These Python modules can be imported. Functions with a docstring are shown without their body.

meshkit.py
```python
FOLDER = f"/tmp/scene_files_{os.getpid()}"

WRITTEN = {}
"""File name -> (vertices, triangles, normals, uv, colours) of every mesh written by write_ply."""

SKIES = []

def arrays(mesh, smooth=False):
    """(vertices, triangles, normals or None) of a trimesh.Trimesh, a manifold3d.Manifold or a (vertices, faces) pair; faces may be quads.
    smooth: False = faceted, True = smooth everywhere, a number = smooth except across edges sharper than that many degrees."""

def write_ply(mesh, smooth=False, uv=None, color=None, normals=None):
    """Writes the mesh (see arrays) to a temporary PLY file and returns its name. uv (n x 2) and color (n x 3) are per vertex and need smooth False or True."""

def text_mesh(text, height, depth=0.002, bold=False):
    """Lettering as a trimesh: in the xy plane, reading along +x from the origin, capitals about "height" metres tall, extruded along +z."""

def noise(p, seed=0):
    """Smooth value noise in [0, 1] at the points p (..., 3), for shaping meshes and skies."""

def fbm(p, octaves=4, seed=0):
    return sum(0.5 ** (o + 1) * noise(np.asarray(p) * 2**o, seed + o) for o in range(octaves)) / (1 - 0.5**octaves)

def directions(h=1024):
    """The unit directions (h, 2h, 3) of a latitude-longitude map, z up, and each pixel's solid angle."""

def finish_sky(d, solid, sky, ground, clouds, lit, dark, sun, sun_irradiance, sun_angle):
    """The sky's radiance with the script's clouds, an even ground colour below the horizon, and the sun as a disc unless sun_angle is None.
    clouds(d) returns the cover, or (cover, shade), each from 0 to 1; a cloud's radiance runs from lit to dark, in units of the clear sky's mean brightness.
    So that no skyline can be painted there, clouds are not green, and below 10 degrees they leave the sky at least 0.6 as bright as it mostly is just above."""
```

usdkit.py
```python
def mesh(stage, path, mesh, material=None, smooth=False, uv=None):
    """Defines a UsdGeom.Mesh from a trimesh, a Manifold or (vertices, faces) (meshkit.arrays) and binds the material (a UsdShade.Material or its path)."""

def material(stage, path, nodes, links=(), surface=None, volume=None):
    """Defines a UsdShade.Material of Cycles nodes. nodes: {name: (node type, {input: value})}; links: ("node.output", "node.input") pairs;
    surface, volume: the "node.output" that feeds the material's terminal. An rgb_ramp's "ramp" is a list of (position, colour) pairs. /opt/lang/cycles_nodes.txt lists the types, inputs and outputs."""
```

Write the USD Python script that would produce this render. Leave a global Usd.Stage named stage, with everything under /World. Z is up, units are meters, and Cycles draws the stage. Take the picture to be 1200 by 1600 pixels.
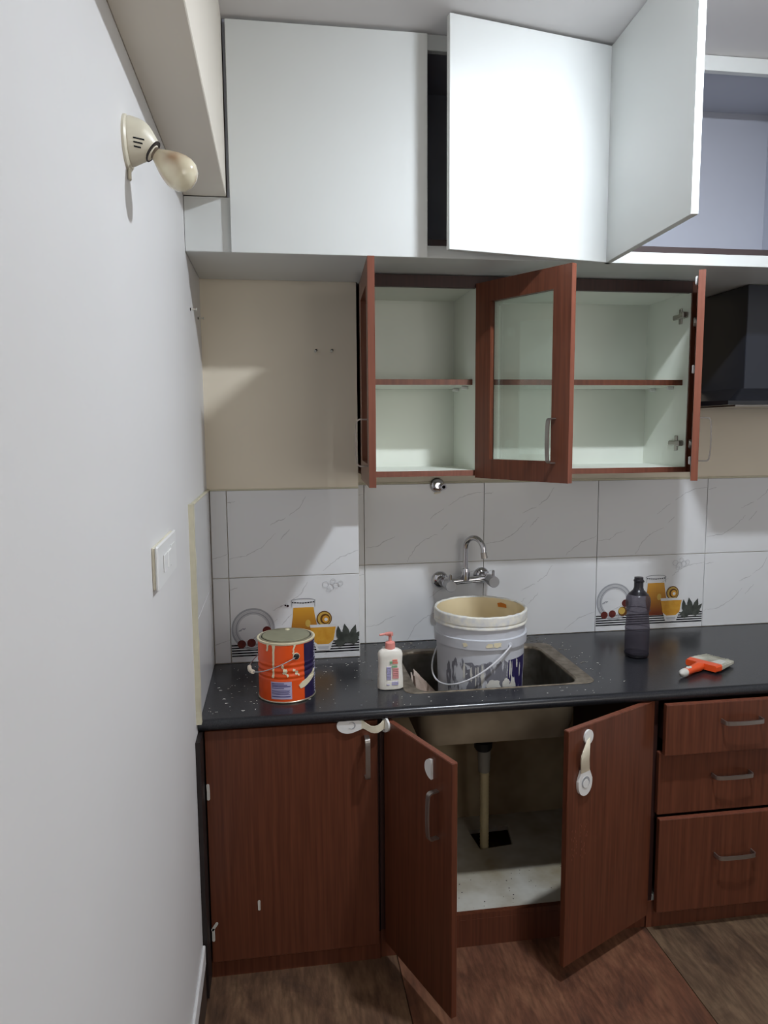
import math, random
import numpy as np, trimesh, manifold3d as m3, usdkit, meshkit
from shapely.geometry import Polygon, Point, box as sbox
from pxr import Usd, UsdGeom, Gf, Sdf

random.seed(7); rng = np.random.default_rng(7)
stage = Usd.Stage.CreateInMemory()
UsdGeom.SetStageUpAxis(stage, UsdGeom.Tokens.z); UsdGeom.SetStageMetersPerUnit(stage, 1.0)
UsdGeom.Xform.Define(stage, '/World')

# ------------------------------------------------------------------ camera (image taken as 1200 x 1600)
CAM = np.array([0.2314, -2.5955, 1.5741]); YAW, PITCH, ROLL, FPX = 0.14682, 0.11356, -0.00733, 1130.1
fwd = np.array([math.sin(YAW) * math.cos(PITCH), math.cos(YAW) * math.cos(PITCH), -math.sin(PITCH)])
rgt = np.array([math.cos(YAW), -math.sin(YAW), 0]); upv = np.cross(rgt, fwd)
cr, sr = math.cos(ROLL), math.sin(ROLL)
rgt, upv = cr * rgt + sr * upv, -sr * rgt + cr * upv
cam = UsdGeom.Camera.Define(stage, '/World/camera')
cam.AddTransformOp().Set(Gf.Matrix4d(*rgt, 0, *upv, 0, *(-fwd), 0, *CAM, 1))
cam.CreateHorizontalApertureAttr(36.0); cam.CreateVerticalApertureAttr(48.0)
cam.CreateFocalLengthAttr(FPX / 1200 * 36.0); cam.CreateClippingRangeAttr(Gf.Vec2f(0.02, 50))
cam.GetPrim().CreateAttribute('exposure', Sdf.ValueTypeNames.Float).Set(0.66)
LAMP = (1.19, -1.30, 2.607)          # unseen ceiling lamp, placed to cast the kitchen's shadows
LAMP_STRENGTH = 640.0
FILL_STRENGTH = 1.95                # added fill light, shaped as a window behind the camera

# ------------------------------------------------------------------ helpers
def lin(c):
    c = np.asarray(c, float) / 255
    return tuple(np.where(c < .04045, c / 12.92, ((c + .055) / 1.055) ** 2.4))

def mat(name, rgb, rough=.5, var=.06, scale=8, stretch=(1, 1, 1), metal=0, bump=0, bscale=None, spec=.5, rgb2=None, extra=None, detail=3):
    """A principled surface whose colour wanders between two tones by noise."""
    a = lin(rgb); b = lin(rgb2) if rgb2 is not None else tuple(x * (1 - var) for x in a)
    n = {'tc': ('texture_coordinate', {}), 'mp': ('mapping', {'scale': stretch}),
         'n': ('noise_texture', {'scale': scale, 'detail': detail}), 'r': ('rgb_ramp', {'ramp': [(.3, b), (.7, a)]}),
         'p': ('principled_bsdf', {'roughness': rough, 'metallic': metal, 'specular_ior_level': spec, **(extra or {})})}
    l = [('tc.object', 'mp.vector'), ('mp.vector', 'n.vector'), ('n.fac', 'r.fac'), ('r.color', 'p.base_color')]
    if bump:
        n['n2'] = ('noise_texture', {'scale': bscale or scale, 'detail': 4}); n['b'] = ('bump', {'strength': bump, 'distance': .002})
        l += [('mp.vector', 'n2.vector'), ('n2.fac', 'b.height'), ('b.normal', 'p.normal')]
    return usdkit.material(stage, '/World/Looks/' + name, n, l, surface='p.BSDF')

used = {}
def numbered(parent, name):
    k = (parent, name); used[k] = used.get(k, -1) + 1
    return f'{parent}/{name}' + (f'_{used[k]:03d}' if used[k] else '')

def setd(p, **k):
    for a, b in k.items():
        if b: p.SetCustomDataByKey(a, b)

class Thing:
    def __init__(s, name, label=None, cat=None, base=(0, 0, 0), group=None, kind=None):
        s.path = numbered('/World', name); s.base = np.array(base, float)
        x = UsdGeom.Xform.Define(stage, s.path); x.AddTranslateOp().Set(Gf.Vec3d(*map(float, base)))
        s.prim = x.GetPrim(); setd(s.prim, label=label, category=cat, group=group, kind=kind)
    def part(s, name, mesh, material, parent=None, label=None, smooth=False, kind=None):
        v, f, _ = meshkit.arrays(mesh); t = trimesh.Trimesh(v - s.base, f, process=False)
        if smooth: t.merge_vertices()
        path = numbered(parent or s.path, name)
        m = usdkit.mesh(stage, path, t, material, smooth=smooth)
        setd(m.GetPrim(), label=label, kind=kind)
        return path

def struct(name, mesh, material, smooth=False):
    t = Thing(name, kind='structure', label=None); return t

def cat(*ms):
    return trimesh.util.concatenate([trimesh.Trimesh(*meshkit.arrays(m)[:2], process=False) for m in ms])

def bx(x0, x1, y0, y1, z0, z1, c=0.0):
    """Box, edges chamfered by c."""
    lo, hi = np.minimum((x0, y0, z0), (x1, y1, z1)), np.maximum((x0, y0, z0), (x1, y1, z1))
    c = min(c, .45 * (hi - lo).min())
    if c <= 0:
        b = trimesh.creation.box(hi - lo); b.apply_translation((lo + hi) / 2); return b
    pts = []
    for k in range(3):
        l, h = lo + c, hi - c; l[k], h[k] = lo[k], hi[k]
        pts += [[(l, h)[i][0], (l, h)[j][1], (l, h)[m][2]] for i in (0, 1) for j in (0, 1) for m in (0, 1)]
    return trimesh.convex.convex_hull(np.array(pts))

def turned(m, pivot, deg):
    m = m.copy(); m.apply_transform(trimesh.transformations.rotation_matrix(math.radians(deg), (0, 0, 1), (pivot[0], pivot[1], 0))); return m

def frame_axes(a):
    a = np.asarray(a, float) / np.linalg.norm(a); h = np.array([0, 0, 1.]) if abs(a[2]) < .9 else np.array([1., 0, 0])
    u = np.cross(h, a); u /= np.linalg.norm(u); return u, np.cross(a, u), a

def tube(path, r, n=12, cap=True):
    p = np.asarray(path, float); r = np.broadcast_to(r, len(p)); t = np.gradient(p, axis=0); u, w, _ = frame_axes(t[0]); V = []
    for i in range(len(p)):
        a = t[i] / np.linalg.norm(t[i]); u = u - a * (u @ a); u /= np.linalg.norm(u); w = np.cross(a, u)
        th = np.arange(n) / n * 2 * np.pi; V.append(p[i] + r[i] * (np.cos(th)[:, None] * u + np.sin(th)[:, None] * w))
    V = np.vstack(V); F = []
    for i in range(len(p) - 1):
        for k in range(n):
            a, b = i * n + k, i * n + (k + 1) % n; F += [[a, b, b + n], [a, b + n, a + n]]
    if cap:
        c0, c1 = len(V), len(V) + 1; V = np.vstack([V, p[0], p[-1]]); e = (len(p) - 1) * n
        for k in range(n): F += [[c0, (k + 1) % n, k], [c1, e + k, e + (k + 1) % n]]
    return trimesh.Trimesh(V, F, process=False)

def strap(path, wdir, width, thick):
    """Flat bar swept along a path; wdir is its width direction."""
    p = np.asarray(path, float); t = np.gradient(p, axis=0); w = np.asarray(wdir, float); V = []
    width = np.broadcast_to(width, len(p))
    for i in range(len(p)):
        a = t[i] / np.linalg.norm(t[i]); wi = w if w.ndim == 1 else w[i]; wi = wi / np.linalg.norm(wi); nrm = np.cross(a, wi); nrm /= np.linalg.norm(nrm)
        for s1, s2 in ((-1, -1), (1, -1), (1, 1), (-1, 1)): V.append(p[i] + wi * s1 * width[i] / 2 + nrm * s2 * thick / 2)
    F = []
    for i in range(len(p) - 1):
        for k in range(4):
            a, b = i * 4 + k, i * 4 + (k + 1) % 4; F += [[a, b, b + 4], [a, b + 4, a + 4]]
    e = 4 * (len(p) - 1); F += [[0, 2, 1], [0, 3, 2], [e, e + 1, e + 2], [e, e + 2, e + 3]]
    m = trimesh.Trimesh(V, F, process=False); m.fix_normals(); return m

def lathe(prof, c=(0, 0, 0), axis=(0, 0, 1), n=40, sx=1, sy=1):
    """Surface of revolution of (radius, height) pairs about axis through c."""
    u, w, a = frame_axes(axis); th = np.arange(n) / n * 2 * np.pi; V = []
    for r, h in prof: V.append(np.asarray(c) + a * h + max(r, 1e-5) * (sx * np.cos(th)[:, None] * u + sy * np.sin(th)[:, None] * w))
    V = np.vstack(V); F = []
    for i in range(len(prof) - 1):
        for k in range(n):
            p, q = i * n + k, i * n + (k + 1) % n; F += [[p, q, q + n], [p, q + n, p + n]]
    return trimesh.Trimesh(V, F, process=False)

def arc(c, r, a0, a1, n, u, w):
    th = np.radians(np.linspace(a0, a1, n)); return np.asarray(c) + r * (np.cos(th)[:, None] * np.asarray(u, float) + np.sin(th)[:, None] * np.asarray(w, float))

def bow_handle(p0, p1, out, wdir, standoff=.028, width=.011, thick=.004):
    """Bent flat-bar pull between two points of a door face."""
    p0, p1, out = (np.asarray(x, float) for x in (p0, p1, out)); d = p1 - p0; L = np.linalg.norm(d); d /= L; r = .010
    pts = [p0 - out * .001]
    pts += [p0 + out * (standoff - r) + d * 0]
    for a in np.linspace(0, 90, 5)[1:]: pts.append(p0 + out * (standoff - r + r * math.sin(math.radians(a))) + d * (r - r * math.cos(math.radians(a))))
    for t in np.linspace(.15, .85, 6): pts.append(p0 + d * L * t + out * (standoff + .003 * math.sin(math.pi * t)))
    for a in np.linspace(90, 0, 5): pts.append(p1 + out * (standoff - r + r * math.sin(math.radians(a))) - d * (r - r * math.cos(math.radians(a))))
    pts += [p1 - out * .001]
    return strap(pts, wdir, width, thick)

def flat(poly, y, t=.0004):
    """Polygon in (x, z) laid on the plane y, facing -y, t thick."""
    gs = getattr(poly, 'geoms', [poly]); out = []
    for g in gs:
        if g.is_empty or g.area < 1e-9: continue
        m = trimesh.creation.extrude_polygon(g, t, engine='earcut'); v = m.vertices
        out.append(trimesh.Trimesh(np.c_[v[:, 0], y - v[:, 2], v[:, 1]], m.faces[:, ::-1], process=False)); 
    m = trimesh.util.concatenate(out); m.fix_normals(); return m

def ribbon(pts, w, seed=0):
    """A hair-thin hand-drawn line as a polygon."""
    p = np.asarray(pts, float); t = np.r_[0, np.cumsum(np.linalg.norm(np.diff(p, axis=0), axis=1))]
    s = np.linspace(0, t[-1], max(8, int(t[-1] / .008))); q = np.c_[np.interp(s, t, p[:, 0]), np.interp(s, t, p[:, 1])]
    r = np.random.default_rng(seed); q += r.normal(0, .0012, q.shape); d = np.gradient(q, axis=0); n = np.c_[-d[:, 1], d[:, 0]]; n /= np.linalg.norm(n, axis=1, keepdims=True) + 1e-9
    k = w * (.25 + .75 * np.sin(np.linspace(.2, 2.9, len(q)))) * r.uniform(.5, 1.3, len(q))
    return Polygon(np.vstack([q + n * k[:, None] / 2, (q - n * k[:, None] / 2)[::-1]])).buffer(0)

def blob(cx, cz, rx, rz, seed, n=14, rough=.3):
    r = np.random.default_rng(seed); th = np.arange(n) / n * 2 * np.pi; k = 1 + r.uniform(-rough, rough, n)
    return Polygon(np.c_[cx + rx * k * np.cos(th), cz + rz * k * np.sin(th)])

def wrap_patch(poly, c, rad, out=.0006, th=.0006, seg=.006):
    """Polygon in (arc length s, height z) wrapped on a cylinder (rad may be a function of z) about c; s = 0 faces -y."""
    m = trimesh.creation.extrude_polygon(poly, 1.0, engine='earcut')
    v, f = trimesh.remesh.subdivide_to_size(m.vertices * (1, 1, 1e-4), m.faces, seg, max_iter=12)
    k = v[:, 2] > .5e-4; R = np.array([rad(z) for z in v[:, 1]]) if callable(rad) else rad
    r0 = R if not callable(rad) else rad(0) * 0 + R
    a = v[:, 0] / (np.mean(R)); rr = r0 + np.where(k, out + th, out)
    t = trimesh.Trimesh(np.c_[c[0] + rr * np.sin(a), c[1] - rr * np.cos(a), c[2] + v[:, 1]], f, process=False); t.fix_normals(); return t

def mbox(x0, x1, y0, y1, z0, z1): return m3.Manifold.cube((x1 - x0, y1 - y0, z1 - z0)).translate((x0, y0, z0))

def rrect(x0, x1, y0, y1, r, n=6):
    pts = []
    for cx, cy, a in ((x1 - r, y1 - r, 0), (x0 + r, y1 - r, 90), (x0 + r, y0 + r, 180), (x1 - r, y0 + r, 270)):
        for t in np.radians(np.linspace(a, a + 90, n)): pts.append((cx + r * math.cos(t), cy + r * math.sin(t)))
    return np.array(pts)

def loft(rings, close=False):
    n = len(rings[0]); V = np.vstack(rings); F = []
    for i in range(len(rings) - 1):
        for k in range(n):
            a, b = i * n + k, i * n + (k + 1) % n; F += [[a, b, b + n], [a, b + n, a + n]]
    if close:
        V = np.vstack([V, rings[-1].mean(0)]); e = (len(rings) - 1) * n
        F += [[e + k, e + (k + 1) % n, len(V) - 1] for k in range(n)]
    return trimesh.Trimesh(V, F, process=False)

# ------------------------------------------------------------------ materials
M = {}
M['white_wall'] = mat('white_wall', (222, 221, 220), .55, .02, 3, bump=.05, bscale=60)
M['cream_wall'] = mat('cream_wall', (230, 220, 200), .6, .04, 4, bump=.05, bscale=60)
M['beam_paint'] = mat('beam_paint', (224, 217, 204), .6, .02, 4)
M['ceiling'] = mat('ceiling_paint', (224, 222, 222), .7, .02, 3)
M['white_laminate'] = mat('white_laminate', (215, 218, 216), .32, .02, 4)
M['cabinet_lining'] = mat('cabinet_lining', (232, 236, 226), .4, .05, 5)
M['grey_lining'] = mat('loft_lining', (172, 175, 186), .5, .04, 5)  # bluish cast of the loft's ambient light is put into this colour
M['dark_edge'] = mat('dark_edge', (62, 50, 50), .6, .1)
M['edge_wood'] = mat('raw_edge', (196, 172, 130), .6, .1)
def wood(name, a, b, rough=.33, stretch=(60, 60, 2.2)):
    return mat(name, a, rough, scale=1.6, stretch=stretch, rgb2=b, detail=6, spec=.45, bump=.03)
M['mahogany'] = wood('mahogany_laminate', (108, 61, 42), (84, 45, 30))
M['mahogany_edge'] = wood('mahogany_edge', (128, 74, 56), (110, 62, 46), .4)
M['mahogany_dark'] = wood('mahogany_dark', (64, 36, 31), (50, 29, 25), .5)
M['black_panel'] = mat('black_side_panel', (34, 26, 25), .5)
M['tile'] = mat('glazed_tile', (226, 227, 228), .16, .02, 3, spec=.5)
M['tile_vein'] = mat('tile_vein', (203, 203, 204), .2, .1)
M['tile_print_grey'] = mat('print_grey', (168, 170, 174), .2)
M['tile_print_pale'] = mat('print_pale', (196, 197, 200), .2)
M['print_black'] = mat('print_black', (34, 34, 38), .2)
M['print_red'] = mat('print_red', (112, 50, 44), .2, scale=60, rgb2=(84, 36, 34))
M['print_orange'] = mat('print_orange', (220, 166, 66), .2, scale=50, rgb2=(208, 148, 50))
M['print_yellow'] = mat('print_yellow', (206, 170, 84), .2, .1, 60)
M['print_brown'] = mat('print_brown', (104, 68, 34), .2, .1, 60)
M['print_leaf'] = mat('print_leaf', (84, 88, 82), .2, scale=40, rgb2=(58, 62, 58))
M['print_white'] = mat('print_white', (226, 226, 226), .2)
def gradient(name, z0, z1, c0, c1, rough=.2):
    return usdkit.material(stage, '/World/Looks/' + name, {'tc': ('geometry', {}), 's': ('separate_xyz', {}), 'm': ('map_range', {'from_min': z0, 'from_max': z1, 'clamp': True}),
        'r': ('rgb_ramp', {'ramp': [(0, lin(c0)), (1, lin(c1))]}), 'p': ('principled_bsdf', {'roughness': rough})},
        [('tc.position', 's.vector'), ('s.z', 'm.value'), ('m.result', 'r.fac'), ('r.color', 'p.base_color')], surface='p.BSDF')
M['print_juice'] = gradient('print_juice', .85, .965, (122, 58, 32), (214, 156, 56))
M['nail_head'] = mat('painted_nail', (200, 198, 188), .5)
M['grout'] = mat('grout', (150, 140, 122), .9, .15, 20)
M['plaster'] = mat('plaster_edge', (206, 200, 176), .85, .12, 30, bump=.4, bscale=50)
M['skirting'] = mat('skirting_tile', (74, 60, 52), .5, .2, 12)
M['granite'] = mat('black_granite', (42, 43, 47), .24, scale=260, rgb2=(31, 32, 36), spec=.5, detail=2)
M['fleck'] = mat('paint_fleck', (206, 204, 196), .7)
M['dust'] = mat('cement_dust', (120, 116, 108), .8, .2, 40)
M['steel'] = mat('brushed_steel', (150, 146, 138), .36, scale=22, rgb2=(112, 106, 96), metal=.9, bump=.05, bscale=80)
M['steel_dirty'] = mat('sink_rim_steel', (152, 142, 126), .45, scale=30, rgb2=(84, 70, 54), metal=.6, detail=5)
M['steel_back'] = mat('sink_underside', (164, 152, 130), .6, scale=9, rgb2=(132, 120, 100), metal=.2, detail=5)
M['chrome'] = mat('chrome', (200, 200, 204), .12, .03, metal=1)
M['tap_knob'] = mat('tap_knob', (170, 170, 172), .42, .06, 30, metal=.6)
M['satin'] = mat('satin_nickel', (172, 166, 160), .3, .04, metal=.9)
M['black_rubber'] = mat('black_rubber', (22, 24, 24), .6)
M['grey_plastic'] = mat('grey_plastic', (150, 148, 138), .5)
M['hose'] = mat('cream_hose', (206, 192, 150), .55, .1, 30)
M['white_plastic'] = mat('white_plastic', (228, 228, 226), .35, .02)
M['ivory_plastic'] = mat('ivory_plastic', (222, 216, 196), .38, .08, 20)
M['cream_strap'] = mat('cream_strap', (222, 214, 192), .5, .06, 60)
M['dark_slot'] = mat('dark_slot', (14, 14, 15), .8)
M['bakelite'] = mat('bakelite', (42, 34, 32), .5)
M['brass'] = mat('dull_lamp_cap', (150, 134, 116), .45, .1, metal=.8)
M['cabinet_floor'] = mat('soiled_white_laminate', (206, 204, 194), .55, scale=7, rgb2=(158, 146, 120), detail=6)
M['cab_back'] = mat('stained_back_panel', (204, 188, 154), .7, scale=5, rgb2=(156, 136, 104), detail=6)
M['hood_black'] = mat('hood_black', (38, 41, 50), .3, .1)
M['hood_glass'] = mat('hood_smoked_glass', (30, 30, 34), .2, scale=12, rgb2=(22, 22, 25))
M['orange_tin'] = mat('orange_tin', (232, 84, 24), .34, .05, 20)
M['navy_tin'] = mat('navy_tin', (40, 30, 72), .34, .1, 20)
M['tin_metal'] = mat('tin_metal', (186, 180, 160), .35, .12, 25, metal=.8)
M['lid_paint'] = mat('olive_tin_lid', (150, 148, 122), .5, .12, 30, metal=.15)
M['cream_paint'] = mat('dried_cream_paint', (226, 216, 184), .45, .05, 40)
M['sticker'] = mat('lilac_sticker', (184, 178, 208), .4)
M['sticker_ink'] = mat('sticker_ink', (84, 80, 130), .5)
M['pale_ink'] = mat('pale_ink', (196, 194, 214), .5)
M['wire'] = mat('galvanised_wire', (182, 182, 186), .35, .1, metal=.7)
M['bail_white'] = mat('bail_white', (216, 216, 220), .4)
M['grip'] = mat('bail_grip', (214, 202, 182), .5, .06, 40)
M['bucket'] = mat('bucket_plastic', (196, 198, 204), .35, .05, 14, extra={'subsurface_weight': 0.0})
M['bucket_rim'] = mat('bucket_rim_paint', (230, 226, 210), .42, scale=46, rgb2=(204, 205, 206), detail=5, bump=.5, bscale=40)
M['bucket_inside'] = mat('paint_coated_inside', (232, 216, 178), .45, .05, 12, bump=.15, bscale=30)
M['orange_stain'] = mat('orange_stain', (206, 120, 30), .5, .2, 60)
def smeared(name, base, top, scale, stretch, lo, hi):
    return usdkit.material(stage, '/World/Looks/' + name, {'tc': ('texture_coordinate', {}), 'mp': ('mapping', {'scale': stretch}), 'n': ('noise_texture', {'scale': scale, 'detail': 5, 'roughness': .6}),
        'r': ('rgb_ramp', {'ramp': [(lo, lin(base)), (hi, lin(top))]}), 'p': ('principled_bsdf', {'roughness': .5})},
        [('tc.object', 'mp.vector'), ('mp.vector', 'n.vector'), ('n.fac', 'r.fac'), ('r.color', 'p.base_color')], surface='p.BSDF')
M['label_grey'] = smeared('grey_label_smeared', (112, 112, 120), (196, 198, 204), 10, (3.2, 3.2, .8), .54, .6)
M['label_navy'] = smeared('navy_label_smeared', (38, 30, 78), (200, 200, 212), 11, (3, 3, .7), .56, .61)
M['soap_white'] = mat('soap_bottle_white', (236, 232, 222), .3, .02)
M['pink'] = mat('pink_pump', (232, 150, 140), .35, .04)
M['soap_red'] = mat('soap_red', (222, 132, 118), .4); M['soap_purple'] = mat('soap_purple', (172, 168, 206), .4); M['soap_green'] = mat('soap_green', (126, 178, 134), .4)
M['soap_rose'] = mat('soap_rose', (222, 152, 152), .4)
M['brush_orange'] = mat('brush_orange', (232, 86, 36), .35, .05, 30)
M['bristle'] = mat('paint_stiff_bristles', (206, 204, 190), .75, scale=14, rgb2=(130, 126, 108), stretch=(1, 1, 1), bump=.6, bscale=60, detail=6)
M['rag'] = mat('dirty_cloth', (206, 190, 178), .9, scale=14, rgb2=(160, 140, 126), bump=.3, bscale=40)
M['rag_gap_shade'] = mat('cloth_gap_shade', (86, 66, 56), .9)  # dark tone stands for the shade in the gap between cloth pieces
M['bottle_top'] = mat('bottle_dark', (34, 32, 38), .3)
M['bulb_glass'] = usdkit.material(stage, '/World/Looks/pearl_bulb', {'tc': ('texture_coordinate', {}), 'n': ('noise_texture', {'scale': 16}), 'r': ('rgb_ramp', {'ramp': [(.45, lin((226, 218, 190))), (.68, lin((172, 140, 110)))]}),
    'p': ('principled_bsdf', {'roughness': .12, 'subsurface_weight': 0, 'coat_weight': .4})}, [('tc.object', 'n.vector'), ('n.fac', 'r.fac'), ('r.color', 'p.base_color')], surface='p.BSDF')
M['bottle'] = usdkit.material(stage, '/World/Looks/smoky_plastic', {'t': ('transparent_bsdf', {'color': (.56, .54, .58)}), 'p': ('principled_bsdf', {'base_color': lin((92, 88, 98)), 'roughness': .25}),
    'm': ('mix_closure', {'fac': .30})}, [('t.BSDF', 'm.closure1'), ('p.BSDF', 'm.closure2')], surface='m.closure')
M['pane'] = usdkit.material(stage, '/World/Looks/cabinet_pane', {'t': ('transparent_bsdf', {'color': (.90, .94, .92)}), 'g': ('glossy_bsdf', {'roughness': .02, 'color': (.9, .9, .9)}), 'f': ('fresnel', {'IOR': 1.45}),
    'm': ('mix_closure', {})}, [('t.BSDF', 'm.closure1'), ('g.BSDF', 'm.closure2'), ('f.fac', 'm.fac')], surface='m.closure')
M['pane_edge'] = mat('green_glass_edge', (30, 62, 54), .2)
def emit(name, col, s):
    return usdkit.material(stage, '/World/Looks/' + name, {'e': ('emission', {'color': col, 'strength': s})}, [], surface='e.emission')
M['lamp_glow'] = emit('lamp_glow', (.89, .955, 1.04), LAMP_STRENGTH)
M['fill_glow'] = emit('fill_light_glass', (1.0, .96, .90), FILL_STRENGTH)  # glow of the added fill panes
def floor_mat(name, a, b, c, seed):
    return usdkit.material(stage, '/World/Looks/' + name, {'tc': ('geometry', {}), 'mp': ('mapping', {'scale': (6, 2.6, 1), 'rotation': (0, 0, .18), 'location': (seed, seed * 2.3, 0)}), 'n': ('noise_texture', {'scale': 2.2, 'detail': 8, 'roughness': .65, 'distortion': .6}),
        'mp2': ('mapping', {'scale': (48, 9, 1), 'rotation': (0, 0, .18), 'location': (seed, 0, 0)}), 'n2': ('noise_texture', {'scale': 1.5, 'detail': 5}), 'r': ('rgb_ramp', {'ramp': [(.25, lin(c)), (.45, lin(b)), (.7, lin(a))]}),
        'r2': ('rgb_ramp', {'ramp': [(.3, (.6, .6, .6)), (.65, (1.1, 1.1, 1.1))]}), 'mx': ('mix', {'mix_type': 'multiply', 'fac': 1.0}), 'b': ('bump', {'strength': .25, 'distance': .002}),
        'p': ('principled_bsdf', {'roughness': .5, 'specular_ior_level': .35})},
        [('tc.position', 'mp.vector'), ('mp.vector', 'n.vector'), ('tc.position', 'mp2.vector'), ('mp2.vector', 'n2.vector'), ('n.fac', 'r.fac'), ('n2.fac', 'r2.fac'), ('r.color', 'mx.color1'), ('r2.color', 'mx.color2'),
         ('mx.color', 'p.base_color'), ('n2.fac', 'b.height'), ('b.normal', 'p.normal')], surface='p.BSDF')
FL = [floor_mat('rustic_tile_brown', (126, 98, 74), (100, 74, 56), (70, 54, 45), 1.3), floor_mat('rustic_tile_red', (134, 94, 70), (108, 70, 52), (72, 52, 42), 5.1), floor_mat('rustic_tile_grey', (124, 102, 80), (98, 77, 60), (68, 55, 46), 9.7)]

# ------------------------------------------------------------------ room shell
RX, RY, ZC = 2.55, -3.6, 2.655        # unseen right wall, unseen wall behind the camera, ceiling
P = .147                              # how far the corner pier stands proud of the back wall
ZK, ZJ, ZT = .785, 1.0805, 1.376      # worktop, tile joint, tile top
ZL = 2.058                            # underside of the loft cabinet
YL = -.512                            # front of the loft cabinet

s = Thing('floor', kind='structure'); s.part('subfloor', bx(-.1, RX + .1, RY - .1, .1, -.10, -.0085), M['grout'])
W, L = .80, 1.2
for i, x in enumerate(np.arange(1.356 - 2 * W, RX, W)):
    for k, y1 in enumerate(np.arange(.8, RY, -L)):
        xa, xb, ya, yb = max(x, 0), min(x + W - .002, RX), max(y1 - L + .002, RY), min(y1, 0)
        if yb - ya > .01 and xb - xa > .01: s.part('floor_tile', bx(xa, xb, ya, yb, -.0085, 0, .001), FL[(i + k - 1) % 3])
s = Thing('ceiling', kind='structure'); s.part('slab', bx(-.1, RX + .1, RY - .1, .1, ZC, ZC + .1), M['ceiling'])
s = Thing('wall_right', kind='structure'); s.part('plaster', bx(RX, RX + .1, RY, .1, 0, ZC), M['white_wall'])  # unseen wall, placed to close the room and bounce light
s = Thing('wall_front', kind='structure'); s.part('plaster', bx(-.1, RX + .1, RY - .1, RY, 0, ZC), M['white_wall'])  # unseen wall behind the camera, also there to return bounced light
s = Thing('window_1', kind='structure'); WX0, WX1, WZ0, WZ1 = .95, 2.45, 1.0, 2.25  # added window; its glowing panes are soft fill light
for a in (WX0, WX1 - .05, (WX0 + WX1) / 2 - .025): s.part('window_frame', bx(a, a + .05, RY, RY + .04, WZ0, WZ1, .004), M['white_plastic'])
for a in (WZ0, WZ1 - .05): s.part('window_frame', bx(WX0, WX1, RY, RY + .04, a, a + .05, .004), M['white_plastic'])
for a, b in ((WX0 + .05, (WX0 + WX1) / 2 - .025), ((WX0 + WX1) / 2 + .025, WX1 - .05)): s.part('frosted_pane', bx(a, b, RY + .005, RY + .012, WZ0 + .05, WZ1 - .05), M['fill_glow'])
s.part('window_sill', bx(WX0 - .03, WX1 + .03, RY, RY + .08, WZ0 - .03, WZ0, .004), M['white_wall'])
s = Thing('door_1', kind='structure'); s.part('door_leaf', bx(.06, .80, RY, RY + .03, 0, 2.05, .004), M['mahogany']); s.part('door_handle', tube([(.72, RY + .03, 1), (.72, RY + .08, 1), (.60, RY + .08, 1)], .009), M['satin'], smooth=40)
for x0, x1, z0, z1 in ((.012, .06, 0, 2.12), (.80, .86, 0, 2.12), (.06, .80, 2.05, 2.12)): s.part('door_frame', bx(x0, x1, RY, RY + .05, z0, z1, .004), M['mahogany_edge'])
BEAM_X, BEAM_Z = .114, 2.203
s = Thing('trim_1', kind='structure'); s.part('beam', bx(0, BEAM_X, RY, YL - .001, BEAM_Z, ZC, .002), M['beam_paint'])

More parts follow.
